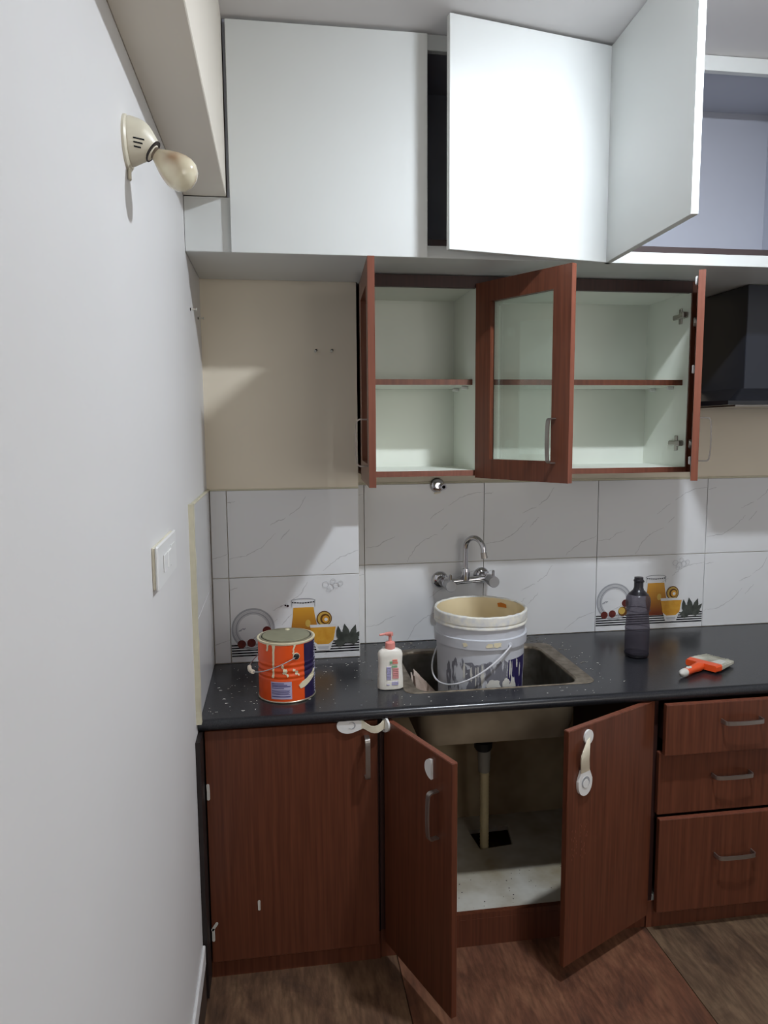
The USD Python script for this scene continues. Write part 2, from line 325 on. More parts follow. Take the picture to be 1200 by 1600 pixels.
# tiles: three ways of facing -> veins in fractions of a tile
VEIN = [[[(.54, .55), (.6, .62), (.66, .68)], [(.70, .72), (.8, .82), (.9, .87), (1.0, .88)], [(.01, .22), (.11, .23), (.17, .3), (.25, .34)], [(.35, .02), (.42, .2), (.5, .3), (.6, .36)], [(.64, .42), (.7, .5)]],
        [[(0, .22), (.15, .25), (.27, .35), (.37, .5)], [(.4, .42), (.48, .55)], [(.33, .6), (.45, .68)], [(.47, .7), (.55, .78), (.6, .92)], [(0, .85), (.08, .88)], [(.72, .05), (.85, .2), (1, .28)]]]
TT = .008
def tile(th, x0, x1, z0, z1, y, pat, full=None, seed=0):
    """One wall tile whose face is the plane y, facing the room."""
    g = .0011; f = th.part('tile', bx(x0 + g, x1 - g, y, y + TT, z0 + g, z1 - g, .0008), M['tile'])
    fx0, fx1 = full or (x0, x1); clip = sbox(x0 + .003, z0 + .003, x1 - .003, z1 - .003)
    vs = [ribbon([(fx0 + a * (fx1 - fx0), z0 + b * (z1 - z0)) for a, b in l], .0030, seed * 10 + k).intersection(clip) for k, l in enumerate(VEIN[pat])]
    vs = [v for v in vs if not v.is_empty]
    if vs: th.part('vein', cat(*[flat(v, y - .00005, .0002) for v in vs]), M['tile_vein'], f)
    return f

def leaf(x, z, l, w, deg):
    a = math.radians(deg); pts = [(0, 0), (.35 * l, w / 2), (.7 * l, w * .4), (l, 0), (.7 * l, -w * .4), (.35 * l, -w / 2)]
    return Polygon([(x + p * math.cos(a) - q * math.sin(a), z + p * math.sin(a) + q * math.cos(a)) for p, q in pts])

def picture(th, f, x0, z0, y, w):
    """The printed still life on a decorated tile: plate, fruit, jug, glass, leaves on a striped cloth."""
    clip = sbox(x0 + .002, z0 + .002, x0 + w - .002, z0 + .29)
    lay = [.0]
    def pr(name, poly, m):
        poly = poly.intersection(clip)
        if poly.is_empty: return
        lay[0] += .00006; th.part(name, flat(poly, y - .0001 - lay[0], .00025), M[m], f)
    E = lambda cx, cz, rx, rz=None: __import__('shapely').affinity.scale(Point(x0 + cx, z0 + cz).buffer(1, 24), rx, rz or rx)
    R = lambda a, b, c, d: sbox(x0 + a, z0 + c, x0 + b, z0 + d)
    Q = lambda pts: Polygon([(x0 + a, z0 + b) for a, b in pts])
    for k in range(5): pr('printed_stripe', R(0, w, .0215 + k * .0092, .0263 + k * .0092), 'print_black')
    pr('printed_plate', E(.076, .116, .073).difference(E(.076, .116, .0665)), 'tile_print_grey')
    pr('printed_plate', E(.076, .116, .0655).difference(E(.076, .116, .0605)), 'tile_print_pale')
    pr('printed_plate', E(.076, .116, .0595).difference(E(.076, .116, .0545)), 'tile_print_grey')
    pr('printed_plate', E(.076, .116, .0535).difference(E(.076, .116, .0505)), 'tile_print_pale')
    pr('printed_knife', ribbon([(x0 + .025, z0 + .112), (x0 + .04, z0 + .114), (x0 + .052, z0 + .121)], .006, 3), 'tile_print_grey')
    for cx, cz, r, m in ((.036, .065, .0142, 'print_red'), (.069, .068, .0145, 'print_red'), (.122, .109, .0145, 'print_red'), (.112, .077, .019, 'print_brown')): pr('printed_fruit', E(cx, cz, r), m)
    pr('printed_fruit', E(.108, .079, .0135), 'print_yellow')
    pr('printed_jug', Q([(.213, .184), (.282, .184), (.286, .155), (.294, .115), (.292, .075), (.284, .055), (.222, .055), (.214, .075), (.205, .115), (.211, .155)]), 'print_juice')
    pr('printed_jug_rim', E(.247, .208, .0425, .0085).difference(E(.247, .208, .039, .0055)), 'tile_print_grey')
    for k in range(9): pr('printed_jug_rim', R(.208 + k * .009, .213 + k * .009, .198 + .003 * abs(k - 4) / 4, .201 + .003 * abs(k - 4) / 4), 'print_black')
    pr('printed_jug_rim', R(.207, .209, .186, .206), 'tile_print_grey'); pr('printed_jug_rim', R(.286, .288, .186, .206), 'tile_print_grey')
    pr('printed_jug', E(.262, .128, .009, .013), 'print_yellow')
    for sx, sz, r in ((.194, .192, .004), (.186, .194, .003)): pr('printed_pip', E(sx, sz, r), 'print_black')
    pr('printed_slice', E(.318, .142, .026, .027), 'print_brown'); pr('printed_slice', E(.318, .142, .0225, .0235), 'print_yellow'); pr('printed_slice', E(.321, .141, .017, .018), 'print_brown')
    pr('printed_slice', E(.323, .140, .012, .013), 'print_orange'); pr('printed_slice', E(.324, .139, .006), 'print_white')
    pr('printed_glass', Q([(.268, .122), (.36, .122), (.352, .075), (.336, .03), (.29, .03), (.276, .075)]), 'print_white')
    pr('printed_glass', Q([(.2695, .112), (.357, .112), (.349, .066), (.333, .052), (.294, .052), (.2775, .066)]), 'print_orange')
    pr('printed_glass', Q([(.298, .034), (.33, .034), (.334, .045), (.292, .045)]), 'tile_print_pale')
    for a, b, l, ww, d in ((.40, .05, .062, .026, 128), (.40, .05, .072, .026, 100), (.405, .05, .07, .024, 72), (.405, .05, .06, .02, 48), (.37, .06, .055, .018, 95), (.39, .05, .04, .03, 165), (.40, .055, .04, .03, 20)): pr('printed_leaf', leaf(x0 + a, z0 + b, l, ww, d), 'print_leaf')
    for k, (cx, cz, r) in enumerate(((.325, .262, .011), (.342, .252, .012), (.36, .258, .011), (.35, .272, .009), (.376, .264, .009), (.335, .242, .008))): pr('printed_scroll', E(cx, cz, r).difference(E(cx, cz, r - .0012)), 'tile_print_pale')

XJ, TW = .542, .45
s = Thing('wall_back', kind='structure'); s.part('plaster', bx(-.1, RX + .1, TT, .1, 0, ZC), M['cream_wall'])
cols = [(.506, XJ)] + [(XJ + k * TW, XJ + (k + 1) * TW) for k in range(4)] + [(XJ + 4 * TW, RX)]
for k, (a, b) in enumerate(cols):
    for r, (z0, z1) in enumerate(((ZK + .0005, ZJ), (ZJ, ZT))):
        f = tile(s, a, b, z0, z1, 0, (k + 1) % 2 if k else 0, (XJ - TW, XJ) if k == 0 else (a, a + TW), seed=k * 2 + r)
        if k == 3 and r == 0: picture(s, f, a, z0, 0, TW - .001)
s.part('grout_edge', bx(.506, RX, .001, TT + .001, ZT, ZT + .006), M['plaster'])

s = Thing('wall_corner', kind='structure'); s.part('plaster', bx(0, .5055, -P + .004, TT, 0, ZC), M['cream_wall'])
for k, (a, b) in enumerate(((0.009, .0635), (.0635, .5055))):
    for r, (z0, z1) in enumerate(((ZK + .0005, ZJ), (ZJ, ZT))):
        f = tile(s, a, b, z0, z1, -P - TT + .004, k % 2 if k else 1, (b - TW, b), seed=40 + k * 2 + r)
        if k == 1 and r == 0: picture(s, f, a, z0, -P - TT + .004, TW - .009)
s.part('grout_edge', bx(0, .5055, -P - .003, -P + .004, ZT, ZT + .004), M['plaster'])

s = Thing('wall_left', kind='structure'); s.part('plaster', bx(-.1, 0, RY, .1, 0, ZC), M['white_wall'])
for z0, z1 in ((ZK + .0005, ZJ - .02), (ZJ - .02, ZT)): s.part('tile', bx(0, .008, -.64, -P - .005, z0 + .001, z1 - .001, .0008), M['tile'])
pe = trimesh.creation.box((.0135, .024, ZT - ZK + .008)); pe = pe.subdivide().subdivide().subdivide().subdivide(); pv = pe.vertices; pv[:] = pv + (.00676, -.652, (ZT + ZK) / 2 + .003)
pv[:, 0] += np.where(pv[:, 0] > .012, (meshkit.fbm(pv * (1, 20, 40), 3) - .5) * .004, 0); pv[:, 1] += np.where(pv[:, 1] < -.663, (meshkit.fbm(pv * (1, 1, 45), 3, 5) - .5) * .007, 0)
s.part('plaster_edge', pe, M['plaster'])
s.part('plaster_edge', bx(0, .011, -.664, -P, ZT, ZT + .006, .002), M['plaster'])
s = Thing('baseboard_left', kind='structure'); s.part('skirting', bx(0, .006, RY, -.712, 0, .122), M['skirting']); s.part('plaster_band', bx(0, .008, RY, -.712, .122, .178, .002), M['white_wall'], label='white plaster band along the skirting')

# ------------------------------------------------------------------ loft cabinet under the ceiling
t = Thing('loft_cabinet', 'long white laminate loft cabinet hung below the ceiling with its doors standing open', 'cabinet', (0, YL, ZL))
LY1 = -.20; LX1 = 1.93
t.part('bottom_board', bx(0.001, RX - .002, YL, -.149, ZL, ZL + .034, .001), M['white_laminate'])
t.part('bottom_board', bx(.508, RX - .002, -.149, 0.004, ZL, ZL + .034), M['white_laminate'])
t.part('board_lip', bx(.13, LX1 - .02, YL + .003, YL + .02, ZL + .034, ZL + .052), M['dark_edge'], label='dark raw inner lip of the bottom board')
t.part('top_rail', bx(.13, RX - .002, YL, YL + .02, 2.612, ZC - .001, .001), M['white_laminate'])
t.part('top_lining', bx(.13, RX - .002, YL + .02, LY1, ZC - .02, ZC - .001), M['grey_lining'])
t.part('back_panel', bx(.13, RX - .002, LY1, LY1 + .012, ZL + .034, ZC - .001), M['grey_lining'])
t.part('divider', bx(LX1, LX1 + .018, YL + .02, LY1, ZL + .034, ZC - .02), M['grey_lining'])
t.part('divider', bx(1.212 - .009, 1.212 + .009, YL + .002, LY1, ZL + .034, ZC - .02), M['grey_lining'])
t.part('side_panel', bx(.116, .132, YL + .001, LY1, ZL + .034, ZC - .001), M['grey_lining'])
t.part('filler_panel', bx(0.001, .125, YL - .001, YL + .015, ZL + .001, BEAM_Z - .001, .001), M['white_laminate'])
DZ0, DZ1 = ZL - .004, 2.648
t.part('door', bx(.124, .666, YL - .020, YL - .001, DZ0, DZ1 - .002, .0012), M['white_laminate'])
D2 = (1.212, YL - .001)
t.part('door', turned(bx(.690, 1.212, YL - .019, YL - .001, DZ0, DZ1, .0012), D2, math.degrees(math.atan2(.104, .516))), M['white_laminate'])
D3 = (1.2165, YL - .001)
ang = math.degrees(math.atan2(1.015 + YL, 1.192 - 1.2165))
d3 = t.part('door', turned(bx(1.2165, 1.2165 + .50, YL - .019, YL - .001, DZ0, DZ1, .0012), D3, -ang), M['white_laminate'])

# ------------------------------------------------------------------ wall cabinet with glazed doors
CX0, CX1, CY, CZ0, CZ1 = .517, 1.632, -.30, 1.422, ZL - .003
t = Thing('wall_cabinet', 'mahogany brown wall cabinet with two glass-paned doors and white lining', 'cabinet', (CX0, CY, CZ0))
th = .018
def lined(name, x0, x1, y0, y1, z0, z1, front, inner):
    """A carcass board: mahogany front edge strip on a lined board."""
    p = t.part(name, bx(x0, x1, y0 + .0015, y1, z0, z1), M[inner]); t.part('edge_strip', bx(x0, x1, y0, y0 + .0015, z0, z1), M[front], p); return p
p = t.part('side_panel', bx(CX0, CX0 + th, CY, -.001, CZ0, CZ1, .0008), M['mahogany']); t.part('lining', bx(CX0 + th, CX0 + th + .002, CY + .004, -.01, CZ0 + th, CZ1 - .03), M['cabinet_lining'], p)
p = t.part('side_panel', bx(CX1 - th, CX1, CY, -.001, CZ0, CZ1, .0008), M['mahogany']); t.part('lining', bx(CX1 - th - .002, CX1 - th, CY + .004, -.01, CZ0 + th, CZ1 - .03), M['cabinet_lining'], p)
lined('divider', .872, .892, CY, -.012, CZ0 + th, CZ1 - .03, 'mahogany', 'cabinet_lining')
lined('bottom_board', CX0 + th, CX1 - th, CY, -.012, CZ0, CZ0 + th, 'mahogany_edge', 'cabinet_lining')
t.part('top_rail', bx(CX0 + th, CX1 - th, CY, CY + .018, CZ1 - .036, CZ1), M['mahogany_dark'])
t.part('top_board', bx(CX0 + th, CX1 - th, CY + .018, -.012, CZ1 - .03, CZ1 - .012), M['cabinet_lining'])
t.part('back_panel', bx(CX0 + th, CX1 - th, -.012, -.003, CZ0 + .002, CZ1 - .012), M['cabinet_lining'])
for a, b in ((CX0 + th + .002, .872), (.892, CX1 - th - .002)): lined('shelf', a, b, CY + .036, -.014, 1.717, 1.735, 'mahogany', 'cabinet_lining')
for x, sx in ((.872, -1), (CX1 - th - .002, -1), (.892, 1)):
    for y in (-.21, -.09): t.part('shelf_pin', bx(x, x + sx * .022, y, y + .012, 1.705, 1.7165, .002), M['white_plastic'])
def glazed_door(x0, x1, hinge_left, deg, z0=1.415, z1=2.032, st=.062, rb=.062, bot=.062):
    """Door modelled closed in front of the cabinet, then swung about its hinge edge."""
    y0, y1 = CY - .020, CY - .001; piv = (x0, y1) if hinge_left else (x1, y1)
    T = lambda m: turned(m, piv, deg)
    o = m3.CrossSection([[(x0, z0), (x1, z0), (x1, z1), (x0, z1)]]); i = m3.CrossSection([[(x0 + st, z0 + bot), (x1 - st, z0 + bot), (x1 - st, z1 - rb), (x0 + st, z1 - rb)]])
    fr = (o - i).extrude(y1 - y0).to_mesh(); v = fr.vert_properties[:, :3]
    fr = trimesh.Trimesh(np.c_[v[:, 0], y1 - v[:, 2], v[:, 1]], fr.tri_verts, process=False); fr.fix_normals()
    d = t.part('door', T(fr), M['mahogany'])
    xe0, xe1 = (x1 - .0004, x1 + .0012) if hinge_left else (x0 - .0012, x0 + .0004)
    t.part('edge_strip', T(bx(xe0, xe1, y0, y1, z0, z1)), M['mahogany_edge'], d)
    t.part('glass_pane', T(bx(x0 + st - .008, x1 - st + .008, y1 - .004, y1 - .0002, z0 + bot - .008, z1 - rb + .008)), M['pane'], d)
    hx = x1 - .05 if hinge_left else x0 + .05
    ang = math.radians(deg); rot = lambda v: (v[0] * math.cos(ang) - v[1] * math.sin(ang), v[0] * math.sin(ang) + v[1] * math.cos(ang), v[2])
    hm = bow_handle((hx, y0, 1.474), (hx, y0, 1.602), (0, -1, 0), (1, 0, 0), .030, .012, .004)
    t.part('handle', T(hm), M['satin'], d, smooth=35)
    for hz in (z0 + .10, z1 - .10):
        c = x0 + .03 if hinge_left else x1 - .03
        t.part('hinge_cup', T(lathe([(0, 0), (.016, 0), (.016, .006), (.010, .008), (0, .008)], (c, y1, hz), (0, 1, 0), 16)), M['satin'], d, smooth=40)
    return d, T, y1
glazed_door(CX0, .878, True, -93.2, z0=1.4175, z1=2.025)
glazed_door(.886, 1.251, True, -59.5, z0=1.416, z1=2.03)
dC, TC, yc = glazed_door(1.254, 1.630, False, 59.0, z0=1.418, z1=2.02)
for hz, nm in ((1.95, 0), (1.52, 1)):
    t.part('hinge_arm', cat(bx(CX1 - th - .012, CX1 - th - .002, -.262, -.200, hz - .008, hz + .008, .003), bx(CX1 - th - .007, CX1 - th - .002, -.250, -.232, hz - .026, hz + .026, .002), bx(CX1 - th - .022, CX1 - th - .002, -.285, -.262, hz - .010, hz + .010, .003)), M['satin'])
for hz in (2.0, 1.745, 1.475): t.part('pane_clip', TC(bx(1.30, 1.315, yc, yc + .008, hz - .012, hz + .012, .002)), M['white_plastic'], dC)

# ------------------------------------------------------------------ base cabinets
BY = -.606                            # carcass front
DFY = -.626                           # door faces
ZB0, ZB1 = .056, .748
def door_box(x0, x1, z0=ZB0, z1=ZB1): return bx(x0, x1, DFY, DFY + .018, z0, z1, .0015)
def edge_for(th_, path, T, x0, x1, z1, m='mahogany_edge'): th_.part('edge_strip', T(bx(x0 + .001, x1 - .001, DFY + .001, DFY + .017, z1 - .0005, z1 + .0009)), M[m], path)
I = lambda m: m
def carcass(t, x0, x1, back='cabinet_lining', inner='cabinet_floor', floor_z=.105):
    t.part('side_panel', bx(x0, x0 + .018, BY, -P - .015 if x0 < .4 else -.012, floor_z - .018, .752), M['mahogany_dark'])
    t.part('side_panel', bx(x1 - .018, x1, BY, -.152 if x0 < .4 else -.012, floor_z - .018, .752), M['mahogany_dark'])
t = Thing('base_cabinet', 'closed dark mahogany base cabinet in the left corner under the worktop', 'cabinet', (0, BY, 0))
carcass(t, .016, .505)
t.part('plinth', bx(.004, .505, BY - .006, BY + .01, 0, .0875), M['mahogany'])
t.part('back_panel', bx(.034, .487, -.165, -.158, .0875, .752), M['cabinet_lining'])
t.part('bottom_board', bx(.034, .487, BY, -.165, .0875, .105), M['cabinet_lining'])
t.part('side_filler', bx(.0005, .0125, -.705, -.150, .012, .751), M['black_panel'], label='black side filler against the wall')
d = t.part('door', door_box(.016, .499), M['mahogany'])
t.part('handle', bow_handle((.467, DFY, .586), (.467, DFY, .705), (0, -1, 0), (1, 0, 0), .030, .014), M['satin'], d, smooth=35)
from shapely.geometry import LineString
for pts, w in (([(.0205, .592), (.0215, .575), (.0210, .552)], .0042), ([(.152, .231), (.152, .207)], .0038), ([(.0315, .176), (.0195, .1585)], .0042), ([(.0215, .158), (.0215, .126)], .0040)):
    t.part('paint_drip', flat(LineString(pts).buffer(w, 3, cap_style='round').simplify(.0005), DFY + .0002, .0014), M['fleck'], d, label='white dried paint drip')

t = Thing('sink_cabinet', 'mahogany sink base cabinet with two doors open showing the waste pipe', 'cabinet', (.507, BY, 0))
carcass(t, .507, 1.352)
t.part('plinth', bx(.507, 1.352, BY, BY + .016, 0, .0875), M['mahogany'])
t.part('front_rail', bx(.525, 1.334, BY + .001, BY + .018, .0875, .105), M['mahogany'])
t.part('back_panel', bx(.525, 1.334, -.062, -.052, .0875, .752), M['cab_back'], label='stained brownish back panel')
fl = m3.CrossSection([[(.525, BY + .018), (1.334, BY + .018), (1.334, -.062), (.525, -.062)]]) - m3.CrossSection([[(.908, -.277), (1.030, -.265), (1.050, -.146), (.896, -.153)]])
fm = fl.extrude(.016).to_mesh(); t.part('floor_board', trimesh.Trimesh(fm.vert_properties[:, :3] + (0, 0, .089), fm.tri_verts, process=False), M['cabinet_floor'], label='soiled white floor board with a square cut-out')
sp = [flat_ for flat_ in (bx(a, a + w, b, b + w * .8, .105, .1056) for a, b, w in zip(rng.uniform(.56, 1.3, 60), rng.uniform(-.58, -.40, 60), rng.uniform(.001, .004, 60)))]
t.part('grit', cat(*sp), M['dark_edge'], kind='stuff')
LH, LDIR = (.5305, DFY + .013), math.degrees(math.atan2(-.307, .1245))
Tl = lambda m: turned(m, LH, LDIR)
d = t.part('door', Tl(bx(.5305, .5305 + .334, DFY, DFY + .018, ZB0, ZB1, .0015)), M['mahogany']); edge_for(t, d, Tl, .5305, .8645, ZB1)
t.part('handle', Tl(bow_handle((.5305 + .272, DFY, .525), (.5305 + .272, DFY, .652), (0, -1, 0), (1, 0, 0), .030, .014)), M['satin'], d, smooth=35)
RH, RDIR = (1.342, DFY + .018), math.degrees(math.atan2(.172, .345))
Tr = lambda m: turned(m, RH, RDIR)
d = t.part('door', Tr(bx(1.342 - .388, 1.342, DFY, DFY + .018, ZB0 - .004, ZB1 + .002, .0015)), M['mahogany']); edge_for(t, d, Tr, 1.342 - .388, 1.342, ZB1 + .002)
sc = [flat(blob(1.342 - .388 + a, b, .0015, .003, 200 + k), DFY + .0001, .0003) for k, (a, b) in enumerate(zip(rng.uniform(.02, .09, 40), rng.uniform(.36, .47, 40)))]
t.part('scuff', Tr(cat(*sc)), M['mahogany_edge'], d, kind='stuff')

t = Thing('drawer_cabinet', 'mahogany base unit with three pull-out drawers at the right', 'cabinet', (1.354, BY, 0))
DX0, DX1 = 1.354, 1.93
carcass(t, DX0, DX1)
t.part('plinth', bx(DX0, DX1, BY - .004, BY + .012, 0, .0875), M['mahogany'])
t.part('bottom_board', bx(DX0 + .018, DX1 - .018, BY, -.02, .0875, .105), M['cabinet_lining'])
for z0, z1, pull, hz, sx in ((.589, .748, .034, .690, 1.548), (.385, .584, .002, .503, 1.545), (.070, .376, .018, .249, 1.555)):
    y0 = DFY - pull; d = t.part('drawer', bx(DX0 + .014, DX1 - .004, y0, y0 + .018, z0, z1, .0015), M['mahogany'])
    t.part('edge_strip', bx(DX0 + .015, DX1 - .005, y0 + .001, y0 + .017, z1 - .0005, z1 + .0009), M['mahogany_edge'], d)
    t.part('drawer_box', bx(DX0 + .032, DX1 - .03, y0 + .018, -.10, z0 + .03, z1 - .03), M['mahogany_dark'], d)
    t.part('handle', bow_handle((sx, y0, hz), (sx + .125, y0, hz), (0, -1, 0), (0, 0, 1), .028, .012), M['satin'], d, smooth=35)
t = Thing('base_cabinet', 'mahogany base cabinet beyond the drawers, at the right edge of the photo', 'cabinet', (1.932, BY, 0))
t.part('body', bx(1.932, RX - .004, BY, -.012, .0, .752), M['mahogany_dark']); d = t.part('door', bx(1.94, RX - .01, DFY, DFY + .018, ZB0, ZB1, .0015), M['mahogany'])
t.part('handle', bow_handle((2.0, DFY, .586), (2.0, DFY, .705), (0, -1, 0), (1, 0, 0), .030, .014), M['satin'], d, smooth=35)

# ------------------------------------------------------------------ worktop and sink
t = Thing('worktop', 'black granite worktop with a rounded front edge, flecked with dried paint', 'worktop', (0, -.64, .752))
YF, z0, z1 = -.642, .752, ZK; r = (z1 - z0) / 2
prof = [(0, z0), (0, z1)] + [(YF + r - r * math.sin(a), (z0 + z1) / 2 + r * math.cos(a)) for a in np.linspace(0, math.pi, 9)]
prof = [(y, z) for y, z in prof]
cs = m3.CrossSection([[(a, b) for a, b in prof][::-1]])
if cs.area() < 1e-6: cs = m3.CrossSection([prof])
slab = cs.extrude(RX - .002)                      # profile (y, z) swept along x
slab = slab.transform(np.array([[0, 0, 1, 0.0005], [1, 0, 0, 0], [0, 1, 0, 0]], float))
SX0, SX1, SY0, SY1 = .598, 1.206, -.536, -.106
cut = m3.CrossSection([rrect(SX0 + .008, SX1 - .008, SY0 + .004, SY1 - .008, .03).tolist()]).extrude(.2).translate((0, 0, .7))
slab = slab - cut - mbox(-.1, .5065, -P - TT + .003, .2, .6, 1)
t.part('slab', slab, M['granite'], smooth=30)
def flecks(spec, seed):
    r = np.random.default_rng(seed); out = []
    for x0, x1, y0, y1, n, smin, smax in spec:
        for _ in range(n):
            x, y = r.uniform(x0, x1), r.uniform(y0, y1); w = r.uniform(smin, smax) * (2.2 if r.random() < .06 else 1); k = int(r.integers(4, 7)); th = np.sort(r.uniform(0, 2 * np.pi, k)); a = r.uniform(.4, 1)
            top = np.c_[x + w * np.cos(th), y + w * a * np.sin(th), np.full(k, ZK + .0009)]; bot = top - (0, 0, .0008)
            out.append(trimesh.convex.convex_hull(np.vstack([top, bot])) if k > 3 else None)
    return cat(*out)
t.part('paint_flecks', flecks([(.02, .16, -.60, -.17, 34, .001, .0032), (.16, .5, -.34, -.17, 40, .001, .0035), (.3, .58, -.60, -.15, 40, .001, .003), (.5, .9, -.10, -.01, 30, .001, .004), (.55, 1.2, -.625, -.545, 34, .001, .003), (1.19, 1.3, -.55, -.05, 34, .001, .004), (.03, .15, -.61, -.3, 8, .003, .006)], 11), M['fleck'], kind='stuff', label='white dried paint flecks')
t.part('cement_crumbs', flecks([(.57, .72, -.10, -.01, 26, .003, .008), (1.03, 1.20, -.095, -.01, 36, .003, .009), (1.20, 1.27, -.42, -.12, 10, .003, .008)], 12), M['dust'], kind='stuff', label='grey brown cement crumbs round the sink')

t = Thing('sink', 'stainless steel sink bowl set into the black worktop, rim stained with paint', 'sink', (SX0, SY0, .60))
ring = lambda x0, x1, y0, y1, r, z: np.c_[rrect(x0, x1, y0, y1, r), np.full(24, z)]
ix0, ix1, iy0, iy1 = .640, 1.152, -.527, -.138
t.part('rim', loft([ring(SX0, SX1, SY0, SY1, .035, ZK + .0004), ring(SX0 + .001, SX1 - .001, SY0 + .001, SY1 - .001, .035, ZK + .0022), ring(ix0 - .004, ix1 + .004, iy0 - .003, iy1 + .004, .05, ZK + .0022), ring(ix0, ix1, iy0, iy1, .05, ZK - .002), ring(ix0 + .001, ix1 - .001, iy0 + .001, iy1 - .001, .05, ZK - .006), ring(ix0 - .001, ix1 + .001, iy0 - .001, iy1 + .001, .05, ZK - .006), ring(SX0 + .012, SX1 - .012, SY0 + .0065, SY1 - .012, .035, ZK - .004), ring(SX0, SX1, SY0, SY1, .035, ZK + .0004)]), M['steel_dirty'], label='sink rim smeared with brown dirt and paint')
zb = .602
inner = [ring(ix0, ix1, iy0, iy1, .05, ZK - .005), ring(ix0 + .006, ix1 - .006, iy0 + .004, iy1 - .006, .055, zb + .05), ring(ix0 + .018, ix1 - .018, iy0 + .016, iy1 - .018, .06, zb + .014), ring(ix0 + .06, ix1 - .06, iy0 + .06, iy1 - .06, .06, zb + .003), ring(.86, .93, -.37, -.30, .03, zb)]
t.part('bowl', loft(inner, True), M['steel'], smooth=40)
outer = [ring(ix0 - .0015, ix1 + .0015, iy0 - .0015, iy1 + .0015, .05, ZK - .005), ring(ix0 + .004, ix1 - .004, iy0 + .002, iy1 - .004, .055, zb + .05), ring(ix0 + .012, ix1 - .012, iy0 + .01, iy1 - .012, .06, zb + .006), ring(ix0 + .06, ix1 - .06, iy0 + .06, iy1 - .06, .06, zb - .002), ring(.86, .93, -.37, -.30, .03, zb - .002)]
t.part('underside', loft(outer, True), M['steel_back'], smooth=40, label='dull soiled underside of the bowl')
t = Thing('waste_pipe', 'cream flexible waste hose hanging from a black coupling under the sink', 'pipe', (.91, -.30, .105))
WC = (.908, -.300)
t.part('coupling', lathe([(0, .6), (.020, .6), (.020, .515), (.031, .512), (.031, .492), (.024, .482), (0, .482)], (*WC, 0), n=24), M['black_rubber'], smooth=40, label='black coupling')
t.part('trap_neck', lathe([(0, .482), (.0225, .482), (.0225, .45), (.020, .445), (.0195, .405), (0, .405)], (WC[0] + .004, WC[1], 0), n=24), M['grey_plastic'], smooth=40, label='grey neck')
hp = [(WC[0] + .006 + .016 * u, WC[1] + .05 * u, .405 - .33 * u) for u in np.linspace(0, 1, 70)]
t.part('hose', tube(hp, .0155 + .0009 * np.cos(np.arange(70) * 2.1), 14), M['hose'], smooth=60)

# ------------------------------------------------------------------ tap and stop valve
t = Thing('mixer_tap', 'chrome wall-mounted mixer tap with swan-neck spout above the sink', 'tap', (.905, 0, 1.02))
for k, (x, z) in enumerate(((.824, 1.017), (.983, 1.027))):
    f = t.part('wall_flange', lathe([(0, 0), (.031, 0), (.031, .004), (.026, .012), (.016, .017), (.016, .05), (0, .05)], (x, -.0002, z), (0, -1, 0), 32), M['chrome'], smooth=35)
    b = t.part('valve_body', cat(lathe([(0, .03), (.0165, .03), (.018, .036), (.018, .066), (.0165, .070), (0, .070)], (x + .012, 0, z - .002), (0, -1, 0), 28)), M['chrome'], smooth=35)
    t.part('knob', lathe([(0, .068), (.019, .068), (.0205, .071), (.0205, .112), (.019, .115), (0, .115)], (x + .016, 0, z - .004), (0, -1, 0), 28), M['tap_knob'], b, smooth=35)
    t.part('lever', bx(x + .016 - .004, x + .016 + .004, -.108, -.096, z + .012, z + .038, .002), M['chrome'], b)
t.part('cross_bar', tube([(.836, -.052, 1.016), (1.0, -.052, 1.026)], .0125, 20), M['chrome'], smooth=35)
t.part('spout_socket', lathe([(0, 0), (.016, 0), (.0165, .03), (.0135, .045), (0, .045)], (.908, -.052, 1.02), n=24), M['chrome'], smooth=35)
sd = np.array([.55, -.835, 0]); sd /= np.linalg.norm(sd)
sp = [np.array([.908, -.052, 1.06 + k * .02]) for k in range(5)] + list(arc(np.array([.908, -.052, 1.140]) + sd * .043, .043, 180, -8, 16, sd, (0, 0, 1)))
sp += [sp[-1] + np.array([.004 * sd[0], .004 * sd[1], -.014])]
t.part('spout', tube(sp, .0098, 18), M['chrome'], smooth=40)
t.part('aerator', tube([sp[-2], sp[-1], sp[-1] + np.array([.001, -.001, -.006])], [.0108, .0112, .0112], 18), M['satin'], smooth=40)
t.part('tag', bx(.838, .862, -.064, -.0635, .985, 1.002), M['white_plastic'], label='small white paper tag')
t = Thing('stop_valve', 'round chrome stop valve outlet just below the wall cabinet', 'valve', (.813, 0, 1.368))
t.part('flange', lathe([(0, 0), (.027, 0), (.027, .004), (.022, .011), (.013, .014), (0, .014)], (.813, -.0002, 1.370), (0, -1, 0), 30), M['chrome'], smooth=35)
t.part('body', lathe([(0, .012), (.013, .012), (.0135, .035), (.011, .042), (0, .042)], (.808, 0, 1.371), (0, -1, 0), 24), M['chrome'], smooth=35)
t.part('outlet', lathe([(.006, .05), (.006, .062), (.0105, .062), (.0115, .055), (.0115, .03), (0, .03), (0, .05), (.006, .05)], (.818, .0, 1.370), (.1, -1, -.05), 24), M['chrome'], smooth=35)
t.part('outlet_bore', lathe([(0, .0505), (.006, .0505)], (.818, .0, 1.370), (.1, -1, -.05), 16), M['dark_slot'])
t.part('sealant', flat(blob(.812, 1.345, .012, .008, 5), 0.0, .003), M['cream_strap'], label='pale blob of sealant under the valve')

